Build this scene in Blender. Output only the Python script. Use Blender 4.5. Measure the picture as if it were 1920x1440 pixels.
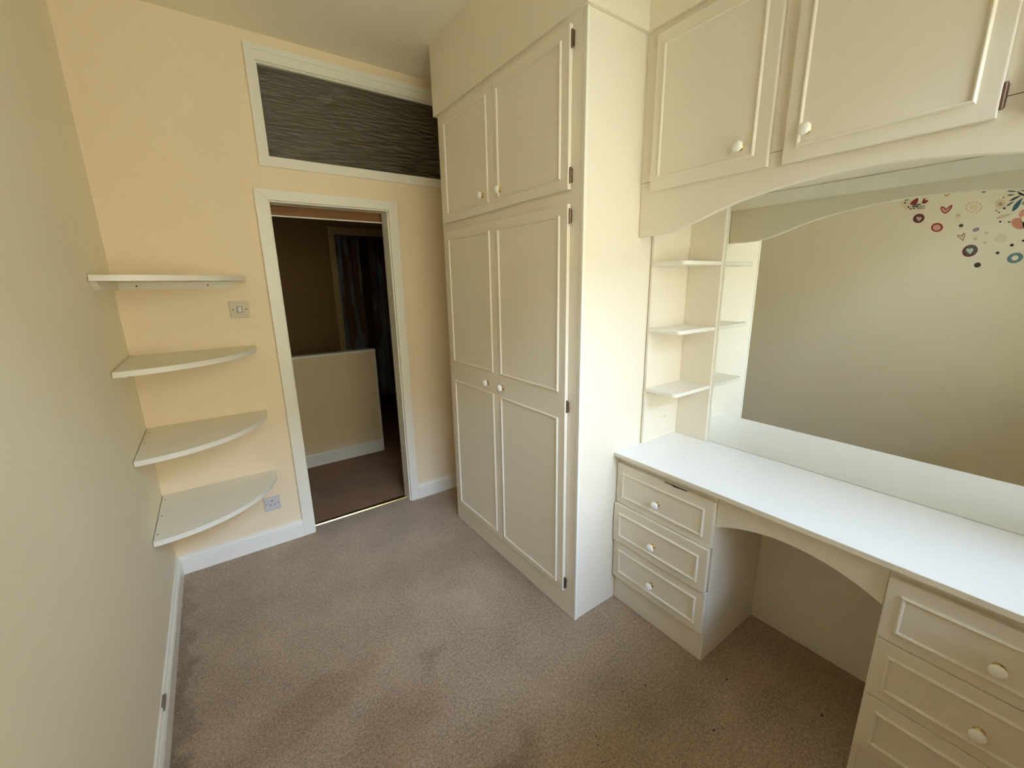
import bpy, bmesh, math, random
from mathutils import Vector, Matrix
random.seed(7)
PI = math.pi
SC = bpy.context.scene
COL = SC.collection
for o in list(bpy.data.objects):
    bpy.data.objects.remove(o)

# ------------------------------------------------------------------ camera
cam_data = bpy.data.cameras.new('camera')
cam_data.sensor_fit = 'HORIZONTAL'
cam_data.sensor_width = 36.0
cam_data.lens = 784.68 / 1920 * 36.0
cam_data.clip_start = 0.02
cam = bpy.data.objects.new('camera', cam_data)
COL.objects.link(cam)
R_ = Vector((0.81415933, -0.58039197, -0.01702176))
U_ = Vector((0.14940846, 0.18107802, 0.97205343))
F_ = Vector((0.56108974, 0.79394956, -0.23414182))
M = Matrix((R_, U_, -F_)).transposed().to_4x4()
M.translation = Vector((0.35, -2.6996, 1.5268))
cam.matrix_world = M
SC.camera = cam

# ------------------------------------------------------------------ light
SKY = (0.49, 0.665, 1.0)
SKY_STRENGTH = 110.0     # at the zenith; an overcast sky is a third of that at the horizon
SUN_STRENGTH = 16.0
EXPOSURE = -1.03
world = bpy.data.worlds.new('world')
SC.world = world
world.use_nodes = True
bg = world.node_tree.nodes['Background']
bg.inputs[0].default_value = (*SKY, 1)
wn = world.node_tree
w_tc = wn.nodes.new('ShaderNodeTexCoord')
w_sep = wn.nodes.new('ShaderNodeSeparateXYZ')
w_mr = wn.nodes.new('ShaderNodeMapRange')
w_mr.inputs['From Min'].default_value = 0.0
w_mr.inputs['From Max'].default_value = 1.0
w_mr.inputs['To Min'].default_value = SKY_STRENGTH / 3
w_mr.inputs['To Max'].default_value = SKY_STRENGTH
wn.links.new(w_tc.outputs['Generated'], w_sep.inputs[0])
wn.links.new(w_sep.outputs['Z'], w_mr.inputs['Value'])
wn.links.new(w_mr.outputs[0], bg.inputs[1])
sun_data = bpy.data.lights.new('sun', 'SUN')
sun_data.energy = SUN_STRENGTH
sun_data.color = (1.0, 0.93, 0.78)
sun_data.angle = 0.01
sun = bpy.data.objects.new('sun', sun_data)
COL.objects.link(sun)
sun.rotation_euler = (math.radians(-38), 0, math.radians(18))   # from behind the house: never shines in
portal_data = bpy.data.lights.new('window_portal', 'AREA')
portal_data.shape = 'RECTANGLE'
portal_data.size = 1.90
portal_data.size_y = 1.60
portal_data.cycles.is_portal = True
portal = bpy.data.objects.new('window_portal', portal_data)
COL.objects.link(portal)
portal.location = (1.19, -2.99, 1.64)
portal.rotation_euler = (math.radians(90), 0, 0)   # -Z points into +y below
portal.rotation_euler = (math.radians(-90), 0, 0)
portal.rotation_euler = Vector((0, 1, 0)).to_track_quat('-Z', 'Z').to_euler()
SC.view_settings.view_transform = 'Standard'
SC.view_settings.look = 'None'
SC.view_settings.gamma = 1.0
SC.view_settings.use_curve_mapping = False
SC.view_settings.exposure = EXPOSURE
SC.cycles.max_bounces = 14
SC.cycles.diffuse_bounces = 9
SC.cycles.glossy_bounces = 6
SC.cycles.transparent_max_bounces = 12
SC.cycles.use_denoising = True
SC.cycles.sample_clamp_indirect = 8.0

# ------------------------------------------------------------------ materials
def lin(c):
    return tuple(((v / 255) / 12.92 if v / 255 <= 0.04045 else ((v / 255 + 0.055) / 1.055) ** 2.4) for v in c)

def paint(name, rgb, rough=0.45, bump=0.03, scale=260.0, var=0.04, spec=0.5, vscale=3.0):
    m = bpy.data.materials.new(name)
    m.use_nodes = True
    nt = m.node_tree
    b = nt.nodes['Principled BSDF']
    b.inputs['Roughness'].default_value = rough
    b.inputs['Specular IOR Level'].default_value = spec
    tc = nt.nodes.new('ShaderNodeTexCoord')
    n1 = nt.nodes.new('ShaderNodeTexNoise')
    n1.inputs['Scale'].default_value = vscale
    n1.inputs['Detail'].default_value = 4
    nt.links.new(tc.outputs['Object'], n1.inputs['Vector'])
    mix = nt.nodes.new('ShaderNodeMix')
    mix.data_type = 'RGBA'
    c = rgb
    mix.inputs[6].default_value = (c[0] * (1 - var), c[1] * (1 - var), c[2] * (1 - var * 1.4), 1)
    mix.inputs[7].default_value = (min(1, c[0] * (1 + var)), min(1, c[1] * (1 + var)), min(1, c[2] * (1 + var)), 1)
    nt.links.new(n1.outputs['Fac'], mix.inputs[0])
    nt.links.new(mix.outputs[2], b.inputs['Base Color'])
    if bump:
        n2 = nt.nodes.new('ShaderNodeTexNoise')
        n2.inputs['Scale'].default_value = scale
        n2.inputs['Detail'].default_value = 2
        nt.links.new(tc.outputs['Object'], n2.inputs['Vector'])
        bp = nt.nodes.new('ShaderNodeBump')
        bp.inputs['Strength'].default_value = bump
        bp.inputs['Distance'].default_value = 0.002
        nt.links.new(n2.outputs['Fac'], bp.inputs['Height'])
        nt.links.new(bp.outputs['Normal'], b.inputs['Normal'])
    return m

def metal(name, rgb, rough=0.25):
    m = paint(name, rgb, rough, 0.0, var=0.08, vscale=40)
    m.node_tree.nodes['Principled BSDF'].inputs['Metallic'].default_value = 1.0
    return m

MAT = {}
MAT['cream'] = paint('cream_wall_paint', lin((238, 219, 189)), 0.7, 0.12, 180, 0.025, 0.25)
MAT['cream_cool_lit'] = paint('cream_wall_paint_cool_lit', lin((238, 229, 207)), 0.7, 0.12, 180, 0.025, 0.25)  # same cream paint, with the cool grazing skylight mixed into its colour
MAT['ceiling'] = paint('ceiling_paint', lin((238, 230, 210)), 0.8, 0.10, 150, 0.02, 0.2)
MAT['white'] = paint('white_gloss_paint', lin((238, 234, 222)), 0.35, 0.03, 120, 0.015)
MAT['furn'] = paint('furniture_paint', lin((232, 223, 205)), 0.42, 0.05, 220, 0.02)
MAT['soffit'] = paint('soffit_paint', lin((232, 223, 203)), 0.6, 0.08, 200, 0.02, 0.3)
MAT['top'] = paint('white_laminate', lin((243, 243, 240)), 0.30, 0.02, 300, 0.01)
MAT['shelf'] = paint('shelf_white', lin((234, 230, 214)), 0.4, 0.03, 200, 0.02)
MAT['porcelain'] = paint('porcelain', lin((248, 246, 238)), 0.08, 0.0, var=0.01)
MAT['brass'] = metal('brass', (0.62, 0.43, 0.17), 0.25)
MAT['hinge'] = metal('bronze_hinge', (0.20, 0.13, 0.09), 0.45)
MAT['plate'] = paint('white_plastic', lin((206, 202, 204)), 0.3, 0.0, var=0.01)
MAT['switchplate'] = paint('aged_plastic', lin((192, 180, 150)), 0.35, 0.0, var=0.01)
MAT['dark'] = paint('dark_slot', (0.012, 0.011, 0.010), 0.5, 0.0)
MAT['screw'] = metal('screw_metal', (0.16, 0.13, 0.09), 0.4)
MAT['chip'] = paint('bare_chipboard', (0.10, 0.066, 0.04), 0.9, 0.5, 500, 0.3)
MAT['grime'] = paint('grime', (0.20, 0.16, 0.13), 0.9, 0.3, 200, 0.3)
MAT['lawn'] = paint('garden_ground', (0.34, 0.32, 0.22), 0.9, 0.0, var=0.2, vscale=0.6)
MAT['stone'] = paint('outside_stone', (0.36, 0.27, 0.16), 0.9, 0.0, var=0.15, vscale=0.5)
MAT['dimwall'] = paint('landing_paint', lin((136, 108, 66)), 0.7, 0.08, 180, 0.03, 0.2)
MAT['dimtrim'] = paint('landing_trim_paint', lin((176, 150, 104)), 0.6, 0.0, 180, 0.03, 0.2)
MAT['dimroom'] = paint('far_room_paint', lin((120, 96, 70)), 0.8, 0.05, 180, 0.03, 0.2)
MAT['halfwall'] = paint('stair_wall_paint', lin((226, 206, 168)), 0.7, 0.1, 180, 0.02, 0.2)

def wood_mat():
    m = paint('orange_pine', (0.40, 0.16, 0.04), 0.6, 0.03, 120, 0.05)
    nt = m.node_tree
    b = nt.nodes['Principled BSDF']
    tc = nt.nodes.new('ShaderNodeTexCoord')
    mp = nt.nodes.new('ShaderNodeMapping')
    mp.inputs['Scale'].default_value = (1.2, 12, 22)
    n = nt.nodes.new('ShaderNodeTexNoise')
    n.inputs['Scale'].default_value = 4
    n.inputs['Detail'].default_value = 6
    r = nt.nodes.new('ShaderNodeValToRGB')
    r.color_ramp.elements[0].color = (0.11, 0.040, 0.006, 1)
    r.color_ramp.elements[1].color = (0.28, 0.115, 0.018, 1)
    nt.links.new(tc.outputs['Object'], mp.inputs[0])
    nt.links.new(mp.outputs[0], n.inputs['Vector'])
    nt.links.new(n.outputs['Fac'], r.inputs[0])
    nt.links.new(r.outputs[0], b.inputs['Base Color'])
    return m
MAT['pine'] = wood_mat()

def carpet_mat(name, dark, light, stains_and_shade, edge=True):
    m = bpy.data.materials.new(name)
    m.use_nodes = True
    nt = m.node_tree
    L = nt.links.new
    b = nt.nodes['Principled BSDF']
    b.inputs['Roughness'].default_value = 0.95
    b.inputs['Specular IOR Level'].default_value = 0.1
    b.inputs['Sheen Weight'].default_value = 0.15
    tc = nt.nodes.new('ShaderNodeTexCoord')
    geo = nt.nodes.new('ShaderNodeNewGeometry')
    fine = nt.nodes.new('ShaderNodeTexNoise')
    fine.inputs['Scale'].default_value = 260
    fine.inputs['Detail'].default_value = 3
    L(geo.outputs['Position'], fine.inputs['Vector'])
    big = nt.nodes.new('ShaderNodeTexNoise')
    big.inputs['Scale'].default_value = 3.2
    big.inputs['Detail'].default_value = 5
    big.inputs['Roughness'].default_value = 0.6
    L(geo.outputs['Position'], big.inputs['Vector'])
    mid = nt.nodes.new('ShaderNodeTexNoise')
    mid.inputs['Scale'].default_value = 90
    mid.inputs['Detail'].default_value = 4
    L(geo.outputs['Position'], mid.inputs['Vector'])
    def math_(op, a, b_, clamp=False):
        n = nt.nodes.new('ShaderNodeMath')
        n.operation = op
        n.use_clamp = clamp
        for i, v in enumerate((a, b_)):
            if isinstance(v, (int, float)):
                n.inputs[i].default_value = v
            elif v is not None:
                L(v, n.inputs[i])
        return n.outputs[0]
    f1 = math_('MULTIPLY', math_('SUBTRACT', fine.outputs['Fac'], 0.5), 2.4)
    f2 = math_('MULTIPLY', math_('SUBTRACT', big.outputs['Fac'], 0.5), 0.8)
    f3 = math_('MULTIPLY', math_('SUBTRACT', mid.outputs['Fac'], 0.5), 1.2)
    fac = math_('ADD', math_('ADD', math_('ADD', f1, f2), f3), 0.5, True)
    mix = nt.nodes.new('ShaderNodeMix')
    mix.data_type = 'RGBA'
    mix.inputs[6].default_value = (*dark, 1)
    mix.inputs[7].default_value = (*light, 1)
    L(fac, mix.inputs[0])
    col = mix.outputs[2]
    warp = nt.nodes.new('ShaderNodeTexNoise')
    warp.inputs['Scale'].default_value = 9
    warp.inputs['Detail'].default_value = 4
    L(geo.outputs['Position'], warp.inputs['Vector'])
    vadd = nt.nodes.new('ShaderNodeVectorMath')
    vadd.operation = 'MULTIPLY_ADD'
    L(warp.outputs['Color'], vadd.inputs[0])
    vadd.inputs[1].default_value = (0.28, 0.28, 0)
    L(geo.outputs['Position'], vadd.inputs[2])
    for (x, y, rx, ry, rot, c, amt) in stains_and_shade:
        mp = nt.nodes.new('ShaderNodeMapping')
        mp.vector_type = 'TEXTURE'
        mp.inputs['Location'].default_value = (x + 0.14, y + 0.14, 0)
        mp.inputs['Rotation'].default_value = (0, 0, rot)
        mp.inputs['Scale'].default_value = (rx, ry, 100)
        L(vadd.outputs[0], mp.inputs[0])
        ln = nt.nodes.new('ShaderNodeVectorMath')
        ln.operation = 'LENGTH'
        L(mp.outputs[0], ln.inputs[0])
        mr = nt.nodes.new('ShaderNodeMapRange')
        mr.interpolation_type = 'SMOOTHSTEP'
        mr.inputs['From Min'].default_value = 1.25
        mr.inputs['From Max'].default_value = 0.2
        mr.inputs['To Min'].default_value = 0
        mr.inputs['To Max'].default_value = amt
        L(ln.outputs['Value'], mr.inputs['Value'])
        mx = nt.nodes.new('ShaderNodeMix')
        mx.data_type = 'RGBA'
        mx.blend_type = 'MULTIPLY'
        mx.inputs[7].default_value = (*c, 1)
        L(mr.outputs[0], mx.inputs[0])
        L(col, mx.inputs[6])
        col = mx.outputs[2]
    L(col, b.inputs['Base Color'])
    h = math_('ADD', math_('MULTIPLY', fine.outputs['Fac'], 1.0), math_('MULTIPLY', mid.outputs['Fac'], 0.8))
    bmp = nt.nodes.new('ShaderNodeBump')
    bmp.inputs['Strength'].default_value = 0.8
    bmp.inputs['Distance'].default_value = 0.006
    L(h, bmp.inputs['Height'])
    L(bmp.outputs['Normal'], b.inputs['Normal'])
    return m

STAINS_AND_SHADE = [   # stains and one painted edge shade: x, y, rx, ry, rotation, tint, strength
    (0.62, -1.55, 0.30, 0.16, 0.5, (0.86, 0.76, 0.64), 0.7),
    (0.42, -1.25, 0.40, 0.09, 0.35, (0.80, 0.72, 0.64), 0.7),
    (0.66, -1.75, 0.10, 0.07, 0.2, (0.86, 0.72, 0.50), 0.9),
    (0.50, -1.82, 0.10, 0.06, 0.6, (0.84, 0.70, 0.46), 0.8),
    (0.88, -1.33, 0.08, 0.05, 1.0, (0.66, 0.62, 0.60), 0.6),
    (0.96, -1.86, 0.16, 0.07, 0.3, (0.64, 0.58, 0.53), 0.6),
    (1.45, -1.95, 0.36, 0.22, 0.1, (0.80, 0.84, 0.78), 0.7),
    (1.05, -0.72, 0.45, 0.22, 0.0, (0.82, 0.83, 0.78), 0.7),
    (0.02, -1.40, 0.05, 1.80, 0.0, (0.60, 0.56, 0.54), 0.8),  # edge dust plus gap shadow along the left baseboard, painted into the carpet
    (1.95, -2.25, 0.30, 0.20, 0.0, (0.92, 0.84, 0.74), 0.6),
]
MAT['carpet'] = carpet_mat('beige_carpet', lin((127, 106, 85)), lin((197, 172, 143)), STAINS_AND_SHADE)
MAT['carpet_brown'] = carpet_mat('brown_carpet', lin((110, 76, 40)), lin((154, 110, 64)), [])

def mirror_mat():
    m = bpy.data.materials.new('mirror_silver')
    m.use_nodes = True
    nt = m.node_tree
    b = nt.nodes['Principled BSDF']
    b.inputs['Metallic'].default_value = 1.0
    b.inputs['Roughness'].default_value = 0.0
    b.inputs['Base Color'].default_value = (0.875, 0.895, 0.865, 1)
    return m
MAT['mirror'] = mirror_mat()

def pane_mat(name, tint, transp, bump_scale, bump):
    m = bpy.data.materials.new(name)
    m.use_nodes = True
    nt = m.node_tree
    L = nt.links.new
    for n in list(nt.nodes):
        if n.type == 'BSDF_PRINCIPLED':
            nt.nodes.remove(n)
    out = [n for n in nt.nodes if n.type == 'OUTPUT_MATERIAL'][0]
    tr = nt.nodes.new('ShaderNodeBsdfTransparent')
    tr.inputs[0].default_value = (*transp, 1)
    gl = nt.nodes.new('ShaderNodeBsdfGlossy')
    gl.inputs['Roughness'].default_value = 0.05
    gl.inputs['Color'].default_value = (*tint, 1)
    fr = nt.nodes.new('ShaderNodeFresnel')
    fr.inputs['IOR'].default_value = 1.5
    mx = nt.nodes.new('ShaderNodeMixShader')
    if bump:
        gl.inputs['Roughness'].default_value = 0.12
        geo = nt.nodes.new('ShaderNodeNewGeometry')
        mp = nt.nodes.new('ShaderNodeMapping')
        mp.inputs['Scale'].default_value = bump_scale
        mp.inputs['Rotation'].default_value = (0, 0.03, 0)
        n = nt.nodes.new('ShaderNodeTexNoise')
        n.inputs['Scale'].default_value = 1.0
        n.inputs['Detail'].default_value = 3
        bp = nt.nodes.new('ShaderNodeBump')
        bp.inputs['Strength'].default_value = bump
        bp.inputs['Distance'].default_value = 0.012
        L(geo.outputs['Position'], mp.inputs[0])
        L(mp.outputs[0], n.inputs['Vector'])
        L(n.outputs['Fac'], bp.inputs['Height'])
        L(bp.outputs['Normal'], gl.inputs['Normal'])
        L(bp.outputs['Normal'], fr.inputs['Normal'])
    L(fr.outputs[0], mx.inputs[0])
    L(tr.outputs[0], mx.inputs[1])
    L(gl.outputs[0], mx.inputs[2])
    if bump:      # obscure glass scatters a little light along its streaks
        df = nt.nodes.new('ShaderNodeBsdfDiffuse')
        df.inputs[0].default_value = (0.62, 0.60, 0.50, 1)
        mr = nt.nodes.new('ShaderNodeMapRange')
        mr.inputs['From Min'].default_value = 0.42
        mr.inputs['From Max'].default_value = 0.72
        mr.inputs['To Min'].default_value = 0.015
        mr.inputs['To Max'].default_value = 0.20
        L(n.outputs['Fac'], mr.inputs['Value'])
        m2 = nt.nodes.new('ShaderNodeMixShader')
        L(mr.outputs[0], m2.inputs[0])
        L(mx.outputs[0], m2.inputs[1])
        L(df.outputs[0], m2.inputs[2])
        mx = m2
    L(mx.outputs[0], out.inputs['Surface'])
    return m
MAT['reeded'] = pane_mat('streaked_glass', (1.0, 0.95, 0.84), (0.62, 0.56, 0.44), (9, 1, 105), 1.0)
MAT['clear'] = pane_mat('clear_glass', (1, 1, 1), (0.97, 0.98, 0.97), None, 0)

def curtain_mat():
    m = paint('patterned_curtain', (0.2, 0.2, 0.2), 0.9, 0.0)
    nt = m.node_tree
    b = nt.nodes['Principled BSDF']
    geo = nt.nodes.new('ShaderNodeNewGeometry')
    mp = nt.nodes.new('ShaderNodeMapping')
    mp.inputs['Scale'].default_value = (7, 1, 0.8)
    n = nt.nodes.new('ShaderNodeTexNoise')
    n.inputs['Scale'].default_value = 1.6
    n.inputs['Detail'].default_value = 3
    r = nt.nodes.new('ShaderNodeValToRGB')
    e = r.color_ramp.elements
    e[0].position = 0.40
    e[0].color = (0.62, 0.66, 0.70, 1)
    e[1].position = 0.56
    e[1].color = (0.42, 0.27, 0.17, 1)
    x = e.new(0.48)
    x.color = (0.55, 0.56, 0.57, 1)
    nt.links.new(geo.outputs['Position'], mp.inputs[0])
    nt.links.new(mp.outputs[0], n.inputs['Vector'])
    nt.links.new(n.outputs['Fac'], r.inputs[0])
    nt.links.new(r.outputs[0], b.inputs['Base Color'])
    return m
MAT['curtain'] = curtain_mat()

# ------------------------------------------------------------------ helpers
def WL(o):
    p = Vector((0, 0, 0))
    while o is not None:
        p += o.location
        o = o.parent
    return p

def obj(name, bm, mat, parent=None, smooth=False, origin=None):
    """link one bmesh (world coordinates) as one object, origin at its own centre or base"""
    bmesh.ops.recalc_face_normals(bm, faces=bm.faces[:])
    vs = [v.co for v in bm.verts]
    lo = Vector([min(v[i] for v in vs) for i in range(3)])
    hi = Vector([max(v[i] for v in vs) for i in range(3)])
    c = Vector(origin) if origin else (lo + hi) / 2
    for v in bm.verts:
        v.co -= c
    me = bpy.data.meshes.new(name)
    bm.to_mesh(me)
    bm.free()
    if smooth:
        for p in me.polygons:
            p.use_smooth = True
    me.materials.append(MAT[mat] if isinstance(mat, str) else mat)
    o = bpy.data.objects.new(name, me)
    COL.objects.link(o)
    o.parent = parent
    o.location = c - (WL(parent) if parent else Vector((0, 0, 0)))
    return o

def tag(o, label, cat, group=None):
    o['label'] = label
    o['category'] = cat
    if group:
        o['group'] = group
    return o

def thing(name, loc, label, cat, group=None):
    o = bpy.data.objects.new(name, None)
    COL.objects.link(o)
    o.location = loc
    o.empty_display_size = 0.1
    return tag(o, label, cat, group)

def struct(o):
    o['kind'] = 'structure'
    return o

def add_box(bm, x0, x1, y0, y1, z0, z1, bev=0.0, seg=1):
    x0, x1 = sorted((x0, x1))
    y0, y1 = sorted((y0, y1))
    z0, z1 = sorted((z0, z1))
    vs = [bm.verts.new(p) for p in ((x0, y0, z0), (x1, y0, z0), (x1, y1, z0), (x0, y1, z0), (x0, y0, z1), (x1, y0, z1), (x1, y1, z1), (x0, y1, z1))]
    fs = [bm.faces.new([vs[i] for i in q]) for q in ((3, 2, 1, 0), (4, 5, 6, 7), (0, 1, 5, 4), (1, 2, 6, 5), (2, 3, 7, 6), (3, 0, 4, 7))]
    if bev:
        es = set()
        for f in fs:
            es.update(f.edges)
        bmesh.ops.bevel(bm, geom=list(es), offset=bev, segments=seg, profile=0.7, affect='EDGES')
    return bm

def box(x0, x1, y0, y1, z0, z1, bev=0.0, seg=1):
    return add_box(bmesh.new(), x0, x1, y0, y1, z0, z1, bev, seg)

def add_prism(bm, pts, axis, a, b):
    """closed polygon pts (2-D) extruded along axis between a and b"""
    def mk(p, t):
        return {0: (t, p[0], p[1]), 1: (p[0], t, p[1]), 2: (p[0], p[1], t)}[axis]
    A = [bm.verts.new(mk(p, a)) for p in pts]
    B = [bm.verts.new(mk(p, b)) for p in pts]
    bm.faces.new(A)
    bm.faces.new(B[::-1])
    n = len(pts)
    for i in range(n):
        bm.faces.new((A[i], A[(i + 1) % n], B[(i + 1) % n], B[i]))
    return bm

def prism(pts, axis, a, b):
    return add_prism(bmesh.new(), pts, axis, a, b)

def lathe(c, axis, prof, n=20):
    """prof: list of (radius, distance along axis direction)"""
    bm = bmesh.new()
    ax = Vector(axis).normalized()
    u = ax.orthogonal().normalized()
    w = ax.cross(u)
    rings = []
    for r, d in prof:
        if r < 1e-6:
            rings.append([bm.verts.new(Vector(c) + ax * d)])
        else:
            rings.append([bm.verts.new(Vector(c) + ax * d + (u * math.cos(2 * PI * i / n) + w * math.sin(2 * PI * i / n)) * r) for i in range(n)])
    for A, B in zip(rings, rings[1:]):
        if len(A) == 1 and len(B) == 1:
            continue
        for i in range(n):
            j = (i + 1) % n
            if len(A) == 1:
                bm.faces.new((A[0], B[i], B[j]))
            elif len(B) == 1:
                bm.faces.new((A[i], A[j], B[0]))
            else:
                bm.faces.new((A[i], A[j], B[j], B[i]))
    for ring in (rings[0], rings[-1]):
        if len(ring) > 2:
            bm.faces.new(ring)
    return bm

def bead_frame(y0, y1, z0, z1, xf, w=0.0115, h=0.007, n=7):
    """raised half-round moulding mitred round a rectangle on a face looking to -x"""
    bm = bmesh.new()
    y0, y1 = sorted((y0, y1))
    rings = []
    for i in range(n):
        t = i / (n - 1)
        ins = w * t
        hh = h * math.sin(PI * (0.04 + 0.92 * t)) ** 0.8 if 0 < i < n - 1 else -0.001
        x = xf - hh
        rings.append([bm.verts.new(p) for p in ((x, y0 + ins, z0 + ins), (x, y1 - ins, z0 + ins), (x, y1 - ins, z1 - ins), (x, y0 + ins, z1 - ins))])
    for A, B in zip(rings, rings[1:]):
        for i in range(4):
            j = (i + 1) % 4
            bm.faces.new((A[i], A[j], B[j], B[i]))
    for i in range(4):
        j = (i + 1) % 4
        bm.faces.new((rings[-1][i], rings[-1][j], rings[0][j], rings[0][i]))
    return bm

def knob(parent, x, y, z, s=1.0):
    base = lathe((x, y, z), (-1, 0, 0), [(0, -0.001), (0.0115 * s, -0.001), (0.0120 * s, 0.002), (0.0095 * s, 0.0045), (0.0062 * s, 0.006), (0.0062 * s, 0.011), (0.0105 * s, 0.0135), (0.0105 * s, 0.015), (0, 0.015)])
    o = obj('knob_base', base, 'brass', parent, True)
    o['label'] = 'small brass collar behind the white knob'
    dome = lathe((x, y, z), (-1, 0, 0), [(0, 0.0140), (0.0110 * s, 0.0142), (0.0155 * s, 0.0165), (0.0170 * s, 0.0200), (0.0160 * s, 0.0240), (0.0130 * s, 0.0278), (0.0085 * s, 0.0303), (0.0040 * s, 0.0314), (0, 0.0317)], 24)
    o = obj('knob', dome, 'porcelain', parent, True)
    o['label'] = 'round white porcelain knob'

def hinge(parent, x, y, z0, z1):
    bm = lathe((x, y, z0), (0, 0, 1), [(0, 0), (0.0035, 0), (0.0045, 0.003), (0.0045, z1 - z0 - 0.003), (0.0035, z1 - z0), (0, z1 - z0)], 10)
    add_box(bm, x, x + 0.006, y - 0.005, y + 0.001, z0 + 0.004, z1 - 0.004)
    o = obj('hinge', bm, 'hinge', parent)
    o['label'] = 'bronze coloured butt hinge'

def door(parent, xf, t, y0, y1, z0, z1, panels, kn, hinges=(), name='door', mat='furn', bev=0.003):
    d = obj(name, box(xf, xf + t, y0, y1, z0, z1, bev, 2), mat, parent)
    for p in panels:
        obj('panel_moulding', bead_frame(*p, xf), mat, d)
    if kn:
        knob(d, xf, *kn)
    for (hy, h0, h1) in hinges:
        hinge(d, xf + 0.010, hy, h0, h1)
    return d

# ------------------------------------------------------------------ room dimensions
H = 2.755
XR = 2.200          # right wall
YB = -2.955         # wall behind the camera
A0, A1, A2, A3 = 0.625, 0.688, 1.337, 1.395     # door architrave
ZH, ZT = 1.978, 2.032
WT = 0.10           # partition thickness

# ------------------------------------------------------------------ setting
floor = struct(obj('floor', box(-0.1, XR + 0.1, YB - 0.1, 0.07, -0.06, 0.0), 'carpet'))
ceil = struct(obj('ceiling', box(-0.1, XR + 0.1, YB - 0.15, 0.0, H, H + 0.2), 'ceiling'))
struct(obj('wall_left', box(-0.12, 0.0, YB - 0.15, 0.0, -0.06, H + 0.05), 'cream_cool_lit'))
struct(obj('wall_right', box(XR, XR + 0.12, YB - 0.15, 0.0, -0.06, H + 0.05), 'furn'))

def wall_with_holes(name, x0, x1, y0, y1, z0, z1, holes, mat):
    """vertical wall lying along x, with rectangular holes (hx0,hx1,hz0,hz1)"""
    xs = sorted({x0, x1, *[h[0] for h in holes], *[h[1] for h in holes]})
    zs = sorted({z0, z1, *[h[2] for h in holes], *[h[3] for h in holes]})
    def inhole(cx, cz):
        return any(h[0] < cx < h[1] and h[2] < cz < h[3] for h in holes)
    bm = bmesh.new()
    V = {}
    def v(x, y, z):
        k = (round(x, 5), round(y, 5), round(z, 5))
        if k not in V:
            V[k] = bm.verts.new((x, y, z))
        return V[k]
    solid = {}
    for i in range(len(xs) - 1):
        for k in range(len(zs) - 1):
            solid[i, k] = not inhole((xs[i] + xs[i + 1]) / 2, (zs[k] + zs[k + 1]) / 2)
    for (i, k), s in solid.items():
        if not s:
            continue
        a, b, c, d = xs[i], xs[i + 1], zs[k], zs[k + 1]
        bm.faces.new((v(a, y0, c), v(b, y0, c), v(b, y0, d), v(a, y0, d)))
        bm.faces.new((v(a, y1, c), v(a, y1, d), v(b, y1, d), v(b, y1, c)))
        if not solid.get((i - 1, k)):
            bm.faces.new((v(a, y0, c), v(a, y0, d), v(a, y1, d), v(a, y1, c)))
        if not solid.get((i + 1, k)):
            bm.faces.new((v(b, y0, c), v(b, y1, c), v(b, y1, d), v(b, y0, d)))
        if not solid.get((i, k - 1)):
            bm.faces.new((v(a, y0, c), v(a, y1, c), v(b, y1, c), v(b, y0, c)))
        if not solid.get((i, k + 1)):
            bm.faces.new((v(a, y0, d), v(b, y0, d), v(b, y1, d), v(a, y1, d)))
    return struct(obj(name, bm, mat))

TX0, TX1, TZ0, TZ1 = 0.716, 2.02, 2.190, 2.634      # transom glass opening
wall_with_holes('wall_far', -1.0, 2.85, 0.0, WT, -0.06, H + 0.05,
                [(A1 - 0.004, A2 + 0.004, -0.06, ZH + 0.004), (TX0 - 0.004, TX1 + 0.004, TZ0 - 0.004, TZ1 + 0.004)], 'cream')
WX0, WX1, WZ0, WZ1 = 0.24, 2.14, 0.84, 2.44         # daylight window behind the camera
wall_with_holes('wall_near', -0.12, XR + 0.12, YB - 0.15, YB, -0.06, H + 0.05, [(WX0, WX1, WZ0, WZ1)], 'cream')

# daylight window (behind the camera)
bm = bmesh.new()
for (a, b, c, d) in ((WX0, WX0 + 0.05, WZ0, WZ1), (WX1 - 0.05, WX1, WZ0, WZ1), (WX0 + 0.05, WX1 - 0.05, WZ0, WZ0 + 0.05), (WX0 + 0.05, WX1 - 0.05, WZ1 - 0.05, WZ1)):
    add_box(bm, a, b, YB - 0.11, YB - 0.05, c, d)
win = struct(obj('window_2', bm, 'white'))
obj('mullion', box(1.09, 1.13, YB - 0.105, YB - 0.055, WZ0 + 0.05, WZ1 - 0.05), 'white', win)
obj('pane', box(WX0 + 0.05, 1.09, YB - 0.082, YB - 0.078, WZ0 + 0.05, WZ1 - 0.05), 'clear', win)
obj('pane', box(1.13, WX1 - 0.05, YB - 0.082, YB - 0.078, WZ0 + 0.05, WZ1 - 0.05), 'clear', win)
obj('window_sill', box(WX0, WX1, YB - 0.05, YB + 0.012, WZ0 - 0.03, WZ0, 0.006, 2), 'white', win)

# garden seen from the window, a storey below
g = bmesh.new()
add_box(g, -40, 40, -60, YB - 0.4, -3.2, -3.0)
struct(obj('garden_ground', g, 'lawn'))
g = prism([(-14.0, -3.0), (-14.0, 7.2), (-17.5, 9.8), (-21.0, 7.2), (-21.0, -3.0)], 0, -30.0, 30.0)
struct(obj('added_house_opposite', g, 'stone'))  # unseen house, added to block the low sky and bounce warm light

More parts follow.
